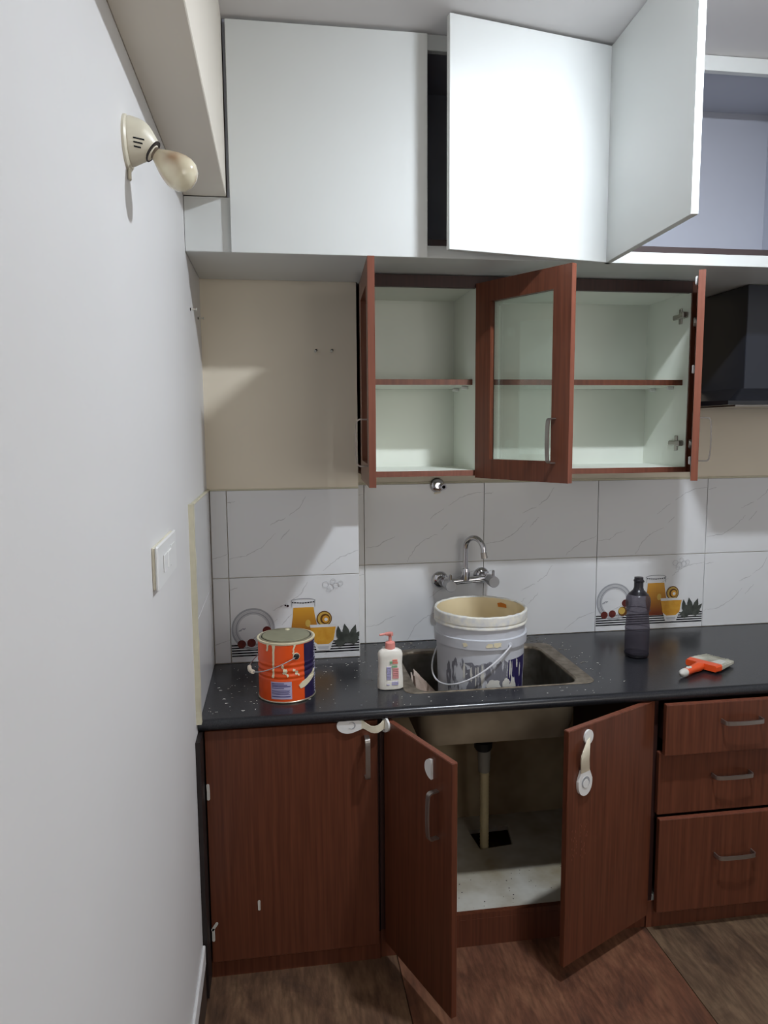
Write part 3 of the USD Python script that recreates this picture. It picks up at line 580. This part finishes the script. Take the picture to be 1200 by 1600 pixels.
# ------------------------------------------------------------------ range hood
t = Thing('range_hood', 'black chimney range hood on the back wall, at the right edge', 'range hood', (1.66, 0, 1.645))
t.part('chimney', bx(1.838, 2.10, -.27, -.001, 1.70, ZL - .002, .002), M['hood_black'])
hp_ = [(1.668, -.001, 1.645), (2.27, -.001, 1.645), (2.27, -.44, 1.645), (1.668, -.44, 1.645), (1.668, -.44, 1.658), (2.27, -.44, 1.658), (1.668, -.001, 1.668), (2.27, -.001, 1.668), (1.80, -.30, 1.705), (2.14, -.30, 1.705), (1.80, -.001, 1.705), (2.14, -.001, 1.705)]
t.part('canopy', trimesh.convex.convex_hull(np.array(hp_)), M['hood_glass'])
t.part('filter', bx(1.72, 2.2, -.40, -.05, 1.641, 1.6452), M['satin'])
t.part('control_strip', bx(1.86, 2.08, -.4415, -.44, 1.647, 1.656), M['dark_slot'])

# ------------------------------------------------------------------ things on the left wall
t = Thing('wall_lamp', 'ivory angled bulb holder with an unlit pearl bulb on the left wall', 'lamp', (0, -1.30, 2.04))
HC = np.array([0.0, -1.30, 2.047])
t.part('base_plate', lathe([(0, 0), (.043, 0), (.043, .004), (.039, .007), (0, .007)], HC + (0, 0, -.003), (1, 0, 0), 36), M['ivory_plastic'], smooth=35)
ax = np.array([.80, 0, -.60])
shell = (m3.Manifold.hull(m3.Manifold.batch_boolean([m3.Manifold.sphere(.034, 40).translate(tuple(HC + (.0125, 0, .002))), m3.Manifold.sphere(.026, 36).translate(tuple(HC + (.0235, 0, -.004))), m3.Manifold.cylinder(.004, .038, .038, 36).rotate((0, 90, 0)).translate(tuple(HC + (.006, 0, 0))), m3.Manifold.cylinder(.006, .0185, .0185, 32).rotate((0, 90 + math.degrees(math.asin(.6)), 0)).translate(tuple(HC + (.036, 0, -.010)))], m3.OpType.Add)))
t.part('holder_body', shell, M['ivory_plastic'], smooth=30)
big = shell.translate(tuple(-HC)).scale((1.012, 1.012, 1.012)).translate(tuple(HC))
for k in range(3): t.part('vent_slot', big ^ mbox(.017, .033 - .003 * k, -1.36, -1.318, 2.0398 - .0058 * k, 2.0418 - .0058 * k), M['dark_slot'])
N0 = HC + np.array([.0365, 0, -.0105])
t.part('socket_collar', lathe([(0, 0), (.0185, 0), (.0185, .006), (.0155, .006), (0, .005)], N0 + ax * .002, ax, 28), M['bakelite'], smooth=35, label='dark socket collar')
b = [(.0108, .014), (.0125, .0175), (.0165, .025), (.0215, .035), (.0260, .046), (.0290, .058), (.0292, .068), (.0262, .079), (.0190, .088), (.0100, .093), (0, .0945)]
b = [(r * 1.0, h * .92) for r, h in b]
p = t.part('bulb', lathe(b, N0 + ax * .001, ax, 36), M['bulb_glass'], smooth=60, label='pearl glass bulb with a brown scorch')
t.part('bulb_cap', lathe([(0, .004), (.0104, .004), (.0104, .012), (.0112, .0145), (0, .0145)], N0 + ax * .001, ax, 28), M['brass'], p, smooth=35)
t.part('hanging_tab', bx(.001, .006, -1.306, -1.296, 1.985, 2.006, .002), M['ivory_plastic'])

t = Thing('switch_plate', 'white modular switch plate on the left wall beside the tiles', 'switch', (0, -1.13, 1.32))
t.part('back_box', bx(-.001, .006, -1.236, -.998, 1.281, 1.361, .002), M['ivory_plastic'])
f = t.part('face_plate', bx(.006, .012, -1.238, -.996, 1.279, 1.363, .003), M['white_plastic'])
t.part('rocker', bx(.012, .0155, -1.132, -1.088, 1.304, 1.338, .0015), M['white_plastic'], f)
t.part('rocker', bx(.012, .0148, -1.180, -1.137, 1.304, 1.338, .0015), M['white_plastic'], f)
t.part('socket_insert', bx(.012, .0135, -1.083, -1.03, 1.300, 1.342, .0012), M['white_plastic'], f)
def nail(lab, c, d, L=.016):
    t = Thing('nail', lab, 'nail', c); c = np.array(c); d = np.array(d, float)
    t.part('plug', lathe([(0, -.002), (.0042, -.002), (.0042, .0015), (.003, .002), (0, .002)], c, d, 12), M['dark_slot'], smooth=35)
    t.part('shank', lathe([(0, 0), (.002, 0), (.002, L), (.0042, L), (.0042, L + .0025), (0, L + .003)], c, d, 12), M['nail_head'], smooth=35)
nail('nail in the left wall nearer the camera, below the loft cabinet', (0, -.441, 1.916), (1, 0, -.05))
nail('nail in the left wall nearer the corner, below the loft cabinet', (0, -.234, 1.922), (1, 0, 0))
nail('left nail of the pair on the cream wall beside the wall cabinet', (.370, -P + .004, 1.837), (-.2, -1, -.3))
nail('right nail of the pair on the cream wall beside the wall cabinet', (.423, -P + .004, 1.838), (-.2, -1, -.3))

# ------------------------------------------------------------------ paint can
CC = np.array([.247, -.468, ZK + .001]); CR, CH = .0835, .178
t = Thing('paint_can', 'orange and navy metal paint can with cream drips, standing on the worktop', 'paint can', CC)
def can_r(z): return CR + (.0011 * math.sin((z - .075) / .0085 * math.pi) if .068 < z < .118 else 0)
zz = np.linspace(.004, CH - .006, 70); prof = [(0, 0), (CR - .002, 0), (CR + .0015, .001), (CR + .0015, .004)] + [(can_r(z), z) for z in zz] + [(CR + .001, CH - .004)]
t.part('body', lathe(prof, CC, n=64), M['orange_tin'], smooth=40)
t.part('bottom_rim', lathe([(CR - .001, .0003), (CR + .0022, .0003), (CR + .0026, .003), (CR + .0012, .0048), (CR - .001, .0048)], CC, n=64), M['tin_metal'], smooth=40)
t.part('top_rim', lathe([(CR - .002, CH - .006), (CR + .001, CH - .006), (CR + .0026, CH - .003), (CR + .0024, CH + .0003), (CR - .0005, CH + .0012), (CR - .004, CH), (CR - .0045, CH - .006), (CR - .002, CH - .006)], CC, n=64), M['cream_paint'], smooth=40, label='top rim caked with cream paint')
t.part('lid_ring', lathe([(CR - .004, CH - .003), (CR - .0045, CH + .0018), (CR - .0070, CH + .0030), (CR - .0095, CH + .0020), (CR - .0098, CH - .002)], CC, n=64), M['tin_metal'], smooth=40)
ld = t.part('lid', lathe([(CR - .0125, CH - .003), (CR - .0127, CH + .0030), (CR - .0150, CH + .0044), (CR - .02, CH + .0042), (CR - .05, CH + .0046), (0, CH + .0050)], CC, n=56), M['lid_paint'], smooth=30, label='olive grey lid')
t.part('lid_groove', lathe([(CR - .0097, CH - .0012), (CR - .0126, CH - .0012)], CC, n=56), M['dark_slot'], ld)
t.part('paint_spot', lathe([(0, CH + .0068), (.006, CH + .0062), (.0075, CH + .0044)], CC + (.005, .052, 0), n=12, sx=1.3), M['cream_paint'], ld)
WP = lambda poly, **k: wrap_patch(poly, CC, can_r, **k)
t.part('navy_band', WP(sbox(.054, .0055, .125, CH - .0075), out=.0003, th=.0004), M['navy_tin'], label='navy blue side panel of the can')
tk = [sbox(a, z, a + w, z + .0035) for z, a, w in zip(np.arange(.012, .165, .0075), rng.uniform(.102, .108, 30), rng.uniform(.008, .016, 30))]
t.part('panel_print', cat(*[WP(g, out=.0008, th=.0003) for g in tk]), M['pale_ink'], label='worn white print at the edge of the navy panel')
st = t.part('sticker', WP(sbox(-.049, .012, .013, .064), out=.0004, th=.0004), M['sticker'], label='lilac sticker with fine print')
t.part('sticker_print', cat(*[WP(sbox(-.0465, z + .004, -.0465 + w * 1.85, z + h + .004), out=.0009, th=.0002) for z, w, h in ((.054, .02, .0024), (.0495, .025, .0024), (.045, .030, .003), (.040, .020, .0024), (.034, .029, .0014), (.031, .028, .0014), (.028, .029, .0014), (.025, .027, .0014), (.022, .029, .0014), (.0145, .030, .003))]), M['sticker_ink'], st)
def drip(s0, ztop, zbot, w, seed):
    r = np.random.default_rng(seed); z = np.linspace(ztop, zbot, 14); c = s0 + np.cumsum(r.normal(-.0003, .0006, 14)); ww = w * np.interp(np.arange(14), [0, 2, 11, 13], [1.6, .9, .7, 1.1]) / 2
    return Polygon(np.vstack([np.c_[c - ww, z], [(c[-1], zbot - w * .6)], np.c_[c + ww, z][::-1]])).buffer(.0003)
t.part('paint_drip', WP(drip(-.038, CH - .005, .078, .0062, 1), th=.0012), M['cream_paint'], label='long cream paint drip')
t.part('paint_drip', WP(drip(-.056, CH - .005, CH - .022, .006, 2), th=.0012), M['cream_paint'])
t.part('paint_drip', WP(drip(.024, CH - .005, CH - .03, .005, 3), th=.0012), M['cream_paint'])
t.part('paint_smear', WP(Polygon([(.036, .050), (.040, .042), (.052, .044), (.075, .055), (.098, .066), (.098, .084), (.08, .072), (.062, .064), (.046, .058)]).buffer(.002), out=.0012, th=.0012), M['cream_paint'], label='broad cream paint smear')
for k, (a, z, rx, rz) in enumerate(((-.012, .110, .004, .007), (-.006, .095, .0065, .009), (.002, .083, .003, .005), (.02, .098, .004, .004), (.028, .090, .005, .006), (.034, .083, .003, .003))):
    t.part('paint_smear', WP(blob(a, z, rx, rz, 20 + k), out=.0011, th=.0008), M['cream_paint'])
EA = np.array([math.sin(.33), -math.cos(.33)])           # the ear that faces the room
ep = CC + (EA[0] * CR, EA[1] * CR, CH - .040)
er = t.part('bail_ear', lathe([(0, -.001), (.009, -.001), (.009, .003), (.005, .007), (0, .007)], ep, (EA[0], EA[1], 0), 20), M['black_rubber'], smooth=40, label='dark wire ear')
t.part('ear_paint', lathe([(.008, .003), (.0105, .002), (.0105, -.0005), (.0085, -.0005)], ep, (EA[0], EA[1], 0), 20), M['cream_paint'], er)
e2 = CC + (-EA[0] * CR, -EA[1] * CR, CH - .040)
mid = CC + (-.105 , -.052, .094); th_ = np.linspace(0, np.pi, 31)
wp = []
cmid = (ep + e2) / 2; half = (ep - e2) / 2; low = mid - cmid
for a in th_: wp.append(cmid + half * 1.06 * math.cos(a) + low * math.sin(a) ** 1.0)
t.part('bail_wire', tube(wp, .0016, 8), M['wire'], smooth=40)
t.part('bail_grip', tube(wp[13:19], .0062, 14), M['grip'], smooth=40, label='pale plastic grip on the bail')

# ------------------------------------------------------------------ bucket in the sink
BC = np.array([.884, -.335, .6175]); BH = .377
def br(z): return .136 + .011 * z / BH
t = Thing('paint_bucket', 'large pale grey plastic paint bucket standing in the sink, rim caked with cream paint', 'bucket', BC)
prof = [(0, 0), (.130, 0), (br(0), .004), (br(.27), .27), (br(.27) + .001, .272), (br(.27) + .007, .272), (br(.3) + .0075, .302), (br(.3) + .001, .304), (br(.335), .335)]
t.part('body', lathe(prof, BC, n=72), M['bucket'], smooth=35)
rimp = [(br(.335), .335), (br(.335) + .006, .335), (br(.34) + .0065, .341), (br(.34) + .003, .3435), (br(.345) + .002, .346), (br(.345) + .006, .348), (br(.36) + .006, .372), (br(.37) + .003, BH), (br(.37) - .002, BH), (br(.37) - .004, BH - .004)]
v = lathe(rimp, BC, n=144); d = v.vertices - BC; v.vertices[:, 2] += np.where(d[:, 2] > .365, (meshkit.fbm(d * 60, 3) - .5) * .006, 0); v.vertices[:, :2] += d[:, :2] / np.linalg.norm(d[:, :2], axis=1)[:, None] * ((meshkit.fbm(d * 90, 3, 4) - .5) * .003)[:, None]
t.part('rim', v, M['bucket_rim'], smooth=50, label='bucket rim caked with dried cream paint')
t.part('inside', lathe([(br(.37) - .004, BH - .004), (br(.2) - .004, .2), (br(0) - .004, .05), (br(0) - .02, .04), (0, .04)], BC, n=72), M['bucket_inside'], smooth=35, label='inside coated with cream paint')
ins = wrap_patch(Polygon([(-.012, .346), (.020, .346), (.022, .357), (.008, .360), (-.010, .356)]).buffer(.001), (0, 0, 0), .1405, out=0, th=.0005)
ins.vertices *= (1, 1, 1); ins.apply_transform(trimesh.transformations.rotation_matrix(math.radians(180 - 50), (0, 0, 1))); ins.apply_translation(BC)
t.part('orange_stain', ins, M['orange_stain'], label='orange paint stain on the inner wall')
BW = lambda poly, **k: wrap_patch(poly, BC, br, seg=.012, **k)
for a, b_, zc_, zh in ((-.160, -.138, .17, .05), (-.132, -.112, .19, .04), (-.116, -.094, .165, .06), (-.104, -.082, .20, .035)): t.part('label_remnant', BW(blob((a + b_) / 2, zc_, (b_ - a) / 2, zh, int(-a * 1000), 18, .35), out=.0004, th=.0003), M['label_grey'])
r7 = np.random.default_rng(17); le = [(-.080 + r7.uniform(-.012, .014), z) for z in np.linspace(.10, .226, 16)]; te = [(x, .230 + r7.uniform(-.010, .006)) for x in np.linspace(-.07, .055, 18)]
lb = t.part('label', BW(Polygon(le + te + [(.055, .10)]).buffer(0), out=.0004, th=.0003), M['label_grey'], label='grey label smeared with white paint')
t.part('label_panel', BW(sbox(.0555, .09, .150, .232), out=.0004, th=.0003), M['label_navy'], lb, label='navy end of the label under white smears')
for k, (a, z, rx, rz) in enumerate(((.004, .150, .026, .022), (.048, .156, .014, .017), (-.038, .135, .022, .012), (.03, .13, .05, .014), (.075, .142, .014, .03), (.004, .130, .022, .012))): t.part('paint_blotch', BW(blob(a, z, rx, rz, 60 + k, 22, .16).intersection(sbox(-.2, .09, .2, .25)), out=.0010, th=.0008), M['fleck'])
for k, (a, z, w, h) in enumerate(((-.066, .19, .007, .05), (-.052, .185, .004, .06), (-.032, .185, .009, .07), (-.045, .2, .004, .04), (.062, .2, .006, .06), (.07, .19, .004, .06), (.094, .215, .008, .03), (.112, .19, .005, .05), (-.09, .2, .008, .05))): t.part('paint_streak', BW(blob(a, z, w / 2, h / 2, 80 + k, 16, .35), out=.0010, th=.0006), M['fleck'])
for k, (a, z, rx) in enumerate(((-.012, .287, .010), (.012, .288, .012), (-.085, .287, .008))): t.part('paint_streak', BW(blob(a, z - .0, rx, .008, 90 + k, 12, .3), out=.0079, th=.0005), M['cream_paint'])
ea = math.radians(22); e1 = BC + (br(.28) * 1.055 * math.sin(ea), -br(.28) * 1.055 * math.cos(ea), .283); e2 = BC + (-br(.28) * 1.055 * math.sin(ea), br(.28) * 1.055 * math.cos(ea), .283)
c0 = (e1 + e2) / 2; hf = (e1 - e2) / 2; lowp = BC + (-.150, -.070, .150) - c0
wp = [c0 + hf * 1.03 * math.cos(a) + lowp * math.sin(a) for a in np.linspace(0, np.pi, 41)]
t.part('bail_wire', tube(wp, .0028, 8), M['bail_white'], smooth=40)
for e, sgn in ((e1, 1), (e2, -1)): t.part('bail_ear', lathe([(0, -.002), (.008, -.002), (.008, .003), (0, .004)], e, (sgn * math.sin(ea), -sgn * math.cos(ea), 0), 16), M['bucket'], smooth=40)

# cloth crumpled in the sink's left end
t = Thing('dirty_cloth', 'stiff crumpled dirty pale cloth lying in the left end of the sink', 'cloth', (.69, -.36, .62))
gx, gy = np.meshgrid(np.linspace(0, 1, 22), np.linspace(0, 1, 18))
base = np.array([.668, -.285, .778])[None, None] + gx[..., None] * np.array([.072, -.045, -.075]) + gy[..., None] * np.array([-.012, -.075, -.156]) + (gx * gy)[..., None] * np.array([-.02, 0, .09])
wob = (meshkit.fbm(base * 30, 3) - .5) * .022; base[..., 1] += wob; base[..., 0] = np.maximum(base[..., 0], .661); base[..., 2] = np.maximum(base[..., 2], .622)
V = base.reshape(-1, 3); F = []
for j in range(17):
    for i in range(21): a = j * 22 + i; F += [[a, a + 1, a + 23], [a, a + 23, a + 22]]
sh = trimesh.Trimesh(V, F, process=False); n2 = sh.vertex_normals * .0025; both = trimesh.Trimesh(np.vstack([V + n2, V - n2]), np.vstack([F, np.array(F)[:, ::-1] + len(V)]), process=False)
t.part('cloth', both, M['rag'], smooth=60)
t.part('fold', tube([(.6665 + .0015 * math.sin(k), -.290 - .009 * k, .773 - .014 * k) for k in range(9)], [.002, .003, .003, .004, .003, .003, .004, .003, .002], 8), M['rag_gap_shade'], smooth=60, label='dark gap beside the fold, shade put into its colour')
t.part('fold', tube([(.660 + .0015 * math.sin(k * 1.4), -.288 - .009 * k, .766 - .013 * k) for k in range(8)], [.002, .004, .0045, .004, .005, .004, .003, .002], 8), M['rag'], smooth=60)

# ------------------------------------------------------------------ soap bottle
SC = np.array([.561, -.474, ZK + .001])
t = Thing('soap_dispenser', 'white liquid soap bottle with a pink pump beside the sink', 'soap dispenser', SC)
def oval(a, b, z, n=40, e=2.6):
    th = np.arange(n) / n * 2 * np.pi; c, s_ = np.cos(th), np.sin(th); return np.c_[SC[0] + a * np.sign(c) * np.abs(c) ** (2 / e), SC[1] + b * np.sign(s_) * np.abs(s_) ** (2 / e), np.full(n, SC[2] + z)]
rings = [oval(.036, .019, 0), oval(.0395, .022, .003), oval(.0392, .022, .03), oval(.037, .0205, .06), oval(.0362, .020, .08), oval(.0375, .0205, .10), oval(.038, .0205, .108), oval(.035, .019, .117), oval(.026, .017, .1225), oval(.014, .013, .125)]
t.part('bottle', loft(rings), M['soap_white'], smooth=50)
t.part('collar', lathe([(0, .124), (.0145, .124), (.0155, .127), (.0150, .143), (.012, .146), (.007, .147), (0, .147)], SC, n=28), M['pink'], smooth=35)
t.part('stem', lathe([(0, .146), (.0048, .146), (.0048, .166), (0, .166)], SC, n=16), M['pink'], smooth=35)
hd = m3.Manifold.hull(m3.Manifold.batch_boolean([m3.Manifold.cylinder(.009, .010, .009, 24).translate(tuple(SC + (0, 0, .165))), m3.Manifold.cylinder(.005, .006, .006, 16).translate(tuple(SC + (-.012, -.003, .168)))], m3.OpType.Add))
nz = m3.Manifold.hull(m3.Manifold.batch_boolean([m3.Manifold.sphere(.0042, 14).translate(tuple(SC + (-.010, -.002, .1715))), m3.Manifold.sphere(.0034, 14).translate(tuple(SC + (-.031, -.006, .1695)))], m3.OpType.Add))
t.part('pump_head', hd + nz, M['pink'], smooth=40)
yf = SC[1] - .0226
SL = lambda x0, x1, z0, z1: bx(SC[0] + x0, SC[0] + x1, yf - .0006, yf + .004, SC[2] + z0, SC[2] + z1)
lb = t.part('label_block', cat(*[SL(.004, .022, z, z + .0042) for z in (.036, .0415, .047, .0525, .058, .0635)]), M['soap_rose'], label='red block of small print')
t.part('label_block', cat(*[SL(-.014, -.001, z, z + .0034) for z in (.033, .0375, .042, .0465, .051, .0555, .060, .0645, .069)]), M['soap_purple'], label='lilac block of small print')
t.part('label_block', cat(SL(.004, .02, .082, .088), SL(.004, .018, .0905, .095)), M['soap_red']); t.part('label_block', cat(SL(.002, .018, .071, .075), SL(-.004, .002, .083, .09)), M['soap_green'])
t.part('label_block', cat(SL(.001, .021, .016, .021), SL(.001, .021, .0235, .026), SL(-.014, -.006, .016, .0185)), M['soap_purple'])

# ------------------------------------------------------------------ water bottle and brush
WB = np.array([1.453, -.308, ZK + .001])
t = Thing('water_bottle', 'smoky translucent plastic water bottle with a dark neck on the worktop', 'bottle', WB)
prof = [(0, 0), (.034, 0), (.039, .005), (.0405, .02), (.0408, .06), (.0405, .10), (.0385, .125), (.0365, .150), (.0370, .165), (.0405, .180), (.0415, .195), (.0395, .208), (.033, .219), (.024, .227), (.0175, .234), (.0150, .242)]
t.part('body', lathe(prof, WB, n=44), M['bottle'], smooth=40)
t.part('neck', lathe([(.0335, .2192), (.0245, .2274), (.0180, .2345), (.0155, .2425), (.0155, .262), (.0170, .264), (.0170, .268), (.0150, .270), (.0145, .278), (0, .279)], WB, n=36), M['bottle_top'], smooth=35, label='dark neck and stopper')
t.part('base', lathe([(0, -.0004), (.0345, -.0004), (.0395, .0045), (.0412, .012), (.0412, .014)], WB, n=44), M['bottle_top'], smooth=40)
for z in (.10, .165): t.part('ring_groove', lathe([(.0402, z - .002), (.0415, z), (.0402, z + .002)], WB, n=44), M['bottle'], smooth=40)

t = Thing('paint_brush', 'wide paint brush with orange handle and paint-stiff bristles on the worktop', 'brush', (1.58, -.49, ZK))
HA, HB = np.array([1.480, -.545, ZK + .016]), np.array([1.588, -.482, ZK + .016])     # handle end, ferrule centre
ax = HB - HA; ax /= np.linalg.norm(ax); wd = np.array([.43, -.90, 0]); wd = np.array([ax[1], -ax[0], 0])
hp = [HA + ax * s_ for s_ in np.linspace(0, np.linalg.norm(HB - HA), 9)]
h = t.part('handle', tube(hp, [.006, .0115, .0125, .012, .0118, .013, .0148, .0152, .012], 18), M['brush_orange'], smooth=50)
for k, (a, b_, r_) in enumerate(((0, 2, .0130), )): t.part('paint_coat', tube([HA - ax * .003, HA + ax * .005, HA + ax * .018, HA + ax * .026], [.003, .0118, .0131, .0122], 18), M['fleck'], h, smooth=50, label='white paint on the handle end')
for k, (a, s_) in enumerate(((.034, .6), (.042, -.5), (.05, .3), (.045, 1.1))): t.part('paint_coat', trimesh.creation.icosphere(2, 1).apply_scale((.006, .004, .003)).apply_translation(HA + ax * a + (0, 0, .0112) + wd * .004 * s_), M['fleck'], h, smooth=60)
def slabq(c0, c1, w0, w1, t0, t1):
    P_ = []
    for c, w, tk in ((c0, w0, t0), (c1, w1, t1)):
        for sx in (-1, 1):
            for sz in (-1, 1):
                for kx, kz in ((1, .55), (.94, 1)): P_.append(c + wd * sx * w / 2 * kx + np.array([0, 0, sz * tk / 2 * kz]))
    return trimesh.convex.convex_hull(np.array(P_))
t.part('ferrule', slabq(HB - ax * .004, HB + ax * .026, .104, .112, .020, .022), M['brush_orange'])
b0 = HB + ax * .024; pb = t.part('bristle_head', slabq(b0, b0 + ax * .098 + (0, 0, -.004), .110, .096, .022, .012), M['bristle'])
br_ = [strap([b0 + ax * (.004 + .02 * q) + wd * w + np.array([0, 0, .0098 - .0013 * q]), b0 + ax * (.094 + .008 * q) + wd * w * .88 + np.array([0, 0, .0024])], wd, .0016, .0012) for w, q in zip(np.linspace(-.052, .052, 34), rng.uniform(0, 1, 34))]
t.part('bristles', cat(*br_), M['bristle'], pb, kind='stuff')
t.part('paint_patch', slabq(b0 + ax * .004 + wd * .034 + (0, 0, .0104), b0 + ax * .06 + wd * .030 + (0, 0, .0066), .034, .022, .002, .002), M['fleck'], pb, label='white paint patch')

# ------------------------------------------------------------------ child safety latches stuck on the doors
t = Thing('safety_latch', 'white strap latch bridging the closed left door and the open sink door', 'latch', (.417, DFY, .741))
oc = __import__('shapely').affinity.scale(Point(.415, .741).buffer(1, 20), .033, .0235)
m = flat(oc.union(Polygon([(.43, .760), (.452, .752), (.452, .728), (.43, .720)])), DFY - .0002, .008); t.part('pad', m, M['white_plastic'])
t.part('button', flat(Point(.425, .741).buffer(.0105, 12).difference(Point(.423, .741).buffer(.0088, 12)), DFY - .0082, .001), M['tile_print_grey'])
pth = [(.450, DFY - .006, .742), (.458, DFY - .007, .741), (.468, DFY - .012, .735), (.478, DFY - .016, .730), (.488, DFY - .019, .729), (.498, DFY - .020, .731), (.507, DFY - .017, .735), (.513, DFY - .012, .738), (.518, DFY - .007, .739)]
t.part('strap', strap(pth, (0, 0, 1), [.026, .022, .019, .019, .020, .022, .023, .025, .027], .003), M['cream_strap'], smooth=50)
half = __import__('shapely').affinity.scale(Point(.534, .737).buffer(1, 20), .034, .024).intersection(sbox(.534, .6, .7, .8))
t.part('end_pad', Tl(flat(half, DFY - .0002, .006)), M['white_plastic'])
t = Thing('safety_latch', 'lone white half-oval latch pad near the handle of the open left sink door', 'latch', Tl(bx(.785, .786, DFY, DFY + .001, .70, .701)).centroid)
hl = __import__('shapely').affinity.scale(Point(.782, .701).buffer(1, 20), .030, .027).intersection(sbox(.70, .6, .782, .8))
t.part('pad', Tl(flat(hl, DFY - .0002, .007)), M['white_plastic'])
t = Thing('safety_latch', 'white strap latch hanging on the open right sink door', 'latch', Tr(bx(1.03, 1.031, DFY, DFY + .001, .65, .651)).centroid)
X = 1.342
t.part('end_pad', Tr(flat(__import__('shapely').affinity.scale(Point(X - .310, .718).buffer(1, 20), .018, .021), DFY - .0002, .006)), M['white_plastic'])
pth = [(X - .316, DFY - .008, .716), (X - .331, DFY - .016, .700), (X - .341, DFY - .020, .682), (X - .340, DFY - .018, .662), (X - .333, DFY - .013, .642), (X - .326, DFY - .008, .622)]
wds = [(.9, 0, .5), (.95, 0, .3), (1, 0, .1), (1, 0, 0), (1, 0, 0), (1, 0, 0)]
t.part('strap', Tr(strap(pth, np.array(wds), [.016, .026, .033, .034, .035, .036], .003)), M['cream_strap'], smooth=50)
lk = Polygon([(X - .340, .628), (X - .309, .628), (X - .296, .598)] + [(X - .3245 + .0285 * math.cos(a), .588 + .034 * math.sin(a) - .002) for a in np.linspace(0, -math.pi, 14)] + [(X - .353, .598)])
p = t.part('pad', Tr(flat(lk, DFY - .0002, .009)), M['white_plastic'])
ar = Point(X - .3245, .592).buffer(.0165, 14).difference(Point(X - .3245, .590).buffer(.012, 14)); t.part('button', Tr(flat(ar, DFY - .0092, .0012)), M['tile_print_grey'], p)
t.part('button', Tr(flat(Point(X - .3245, .588).buffer(.0118, 14), DFY - .0092, .002)), M['white_plastic'], p)

# ------------------------------------------------------------------ lamps
t = Thing('ceiling_lamp', 'lit white oval lamp on the kitchen ceiling, out of view, placed to cast the shadows', 'lamp', (LAMP[0], LAMP[1], ZC))
v = trimesh.creation.icosphere(4, 1); v.vertices = v.vertices * (.075, .034, .0105) + LAMP
t.part('diffuser', v, M['lamp_glow'], smooth=True)
t.part('holder', lathe([(0, .0425), (.040, .0425), (.038, .012), (.0365, .004), (.0345, .003), (.033, .010), (0, .019)], LAMP, n=40, sx=1.0, sy=2.15), M['white_plastic'], smooth=35)
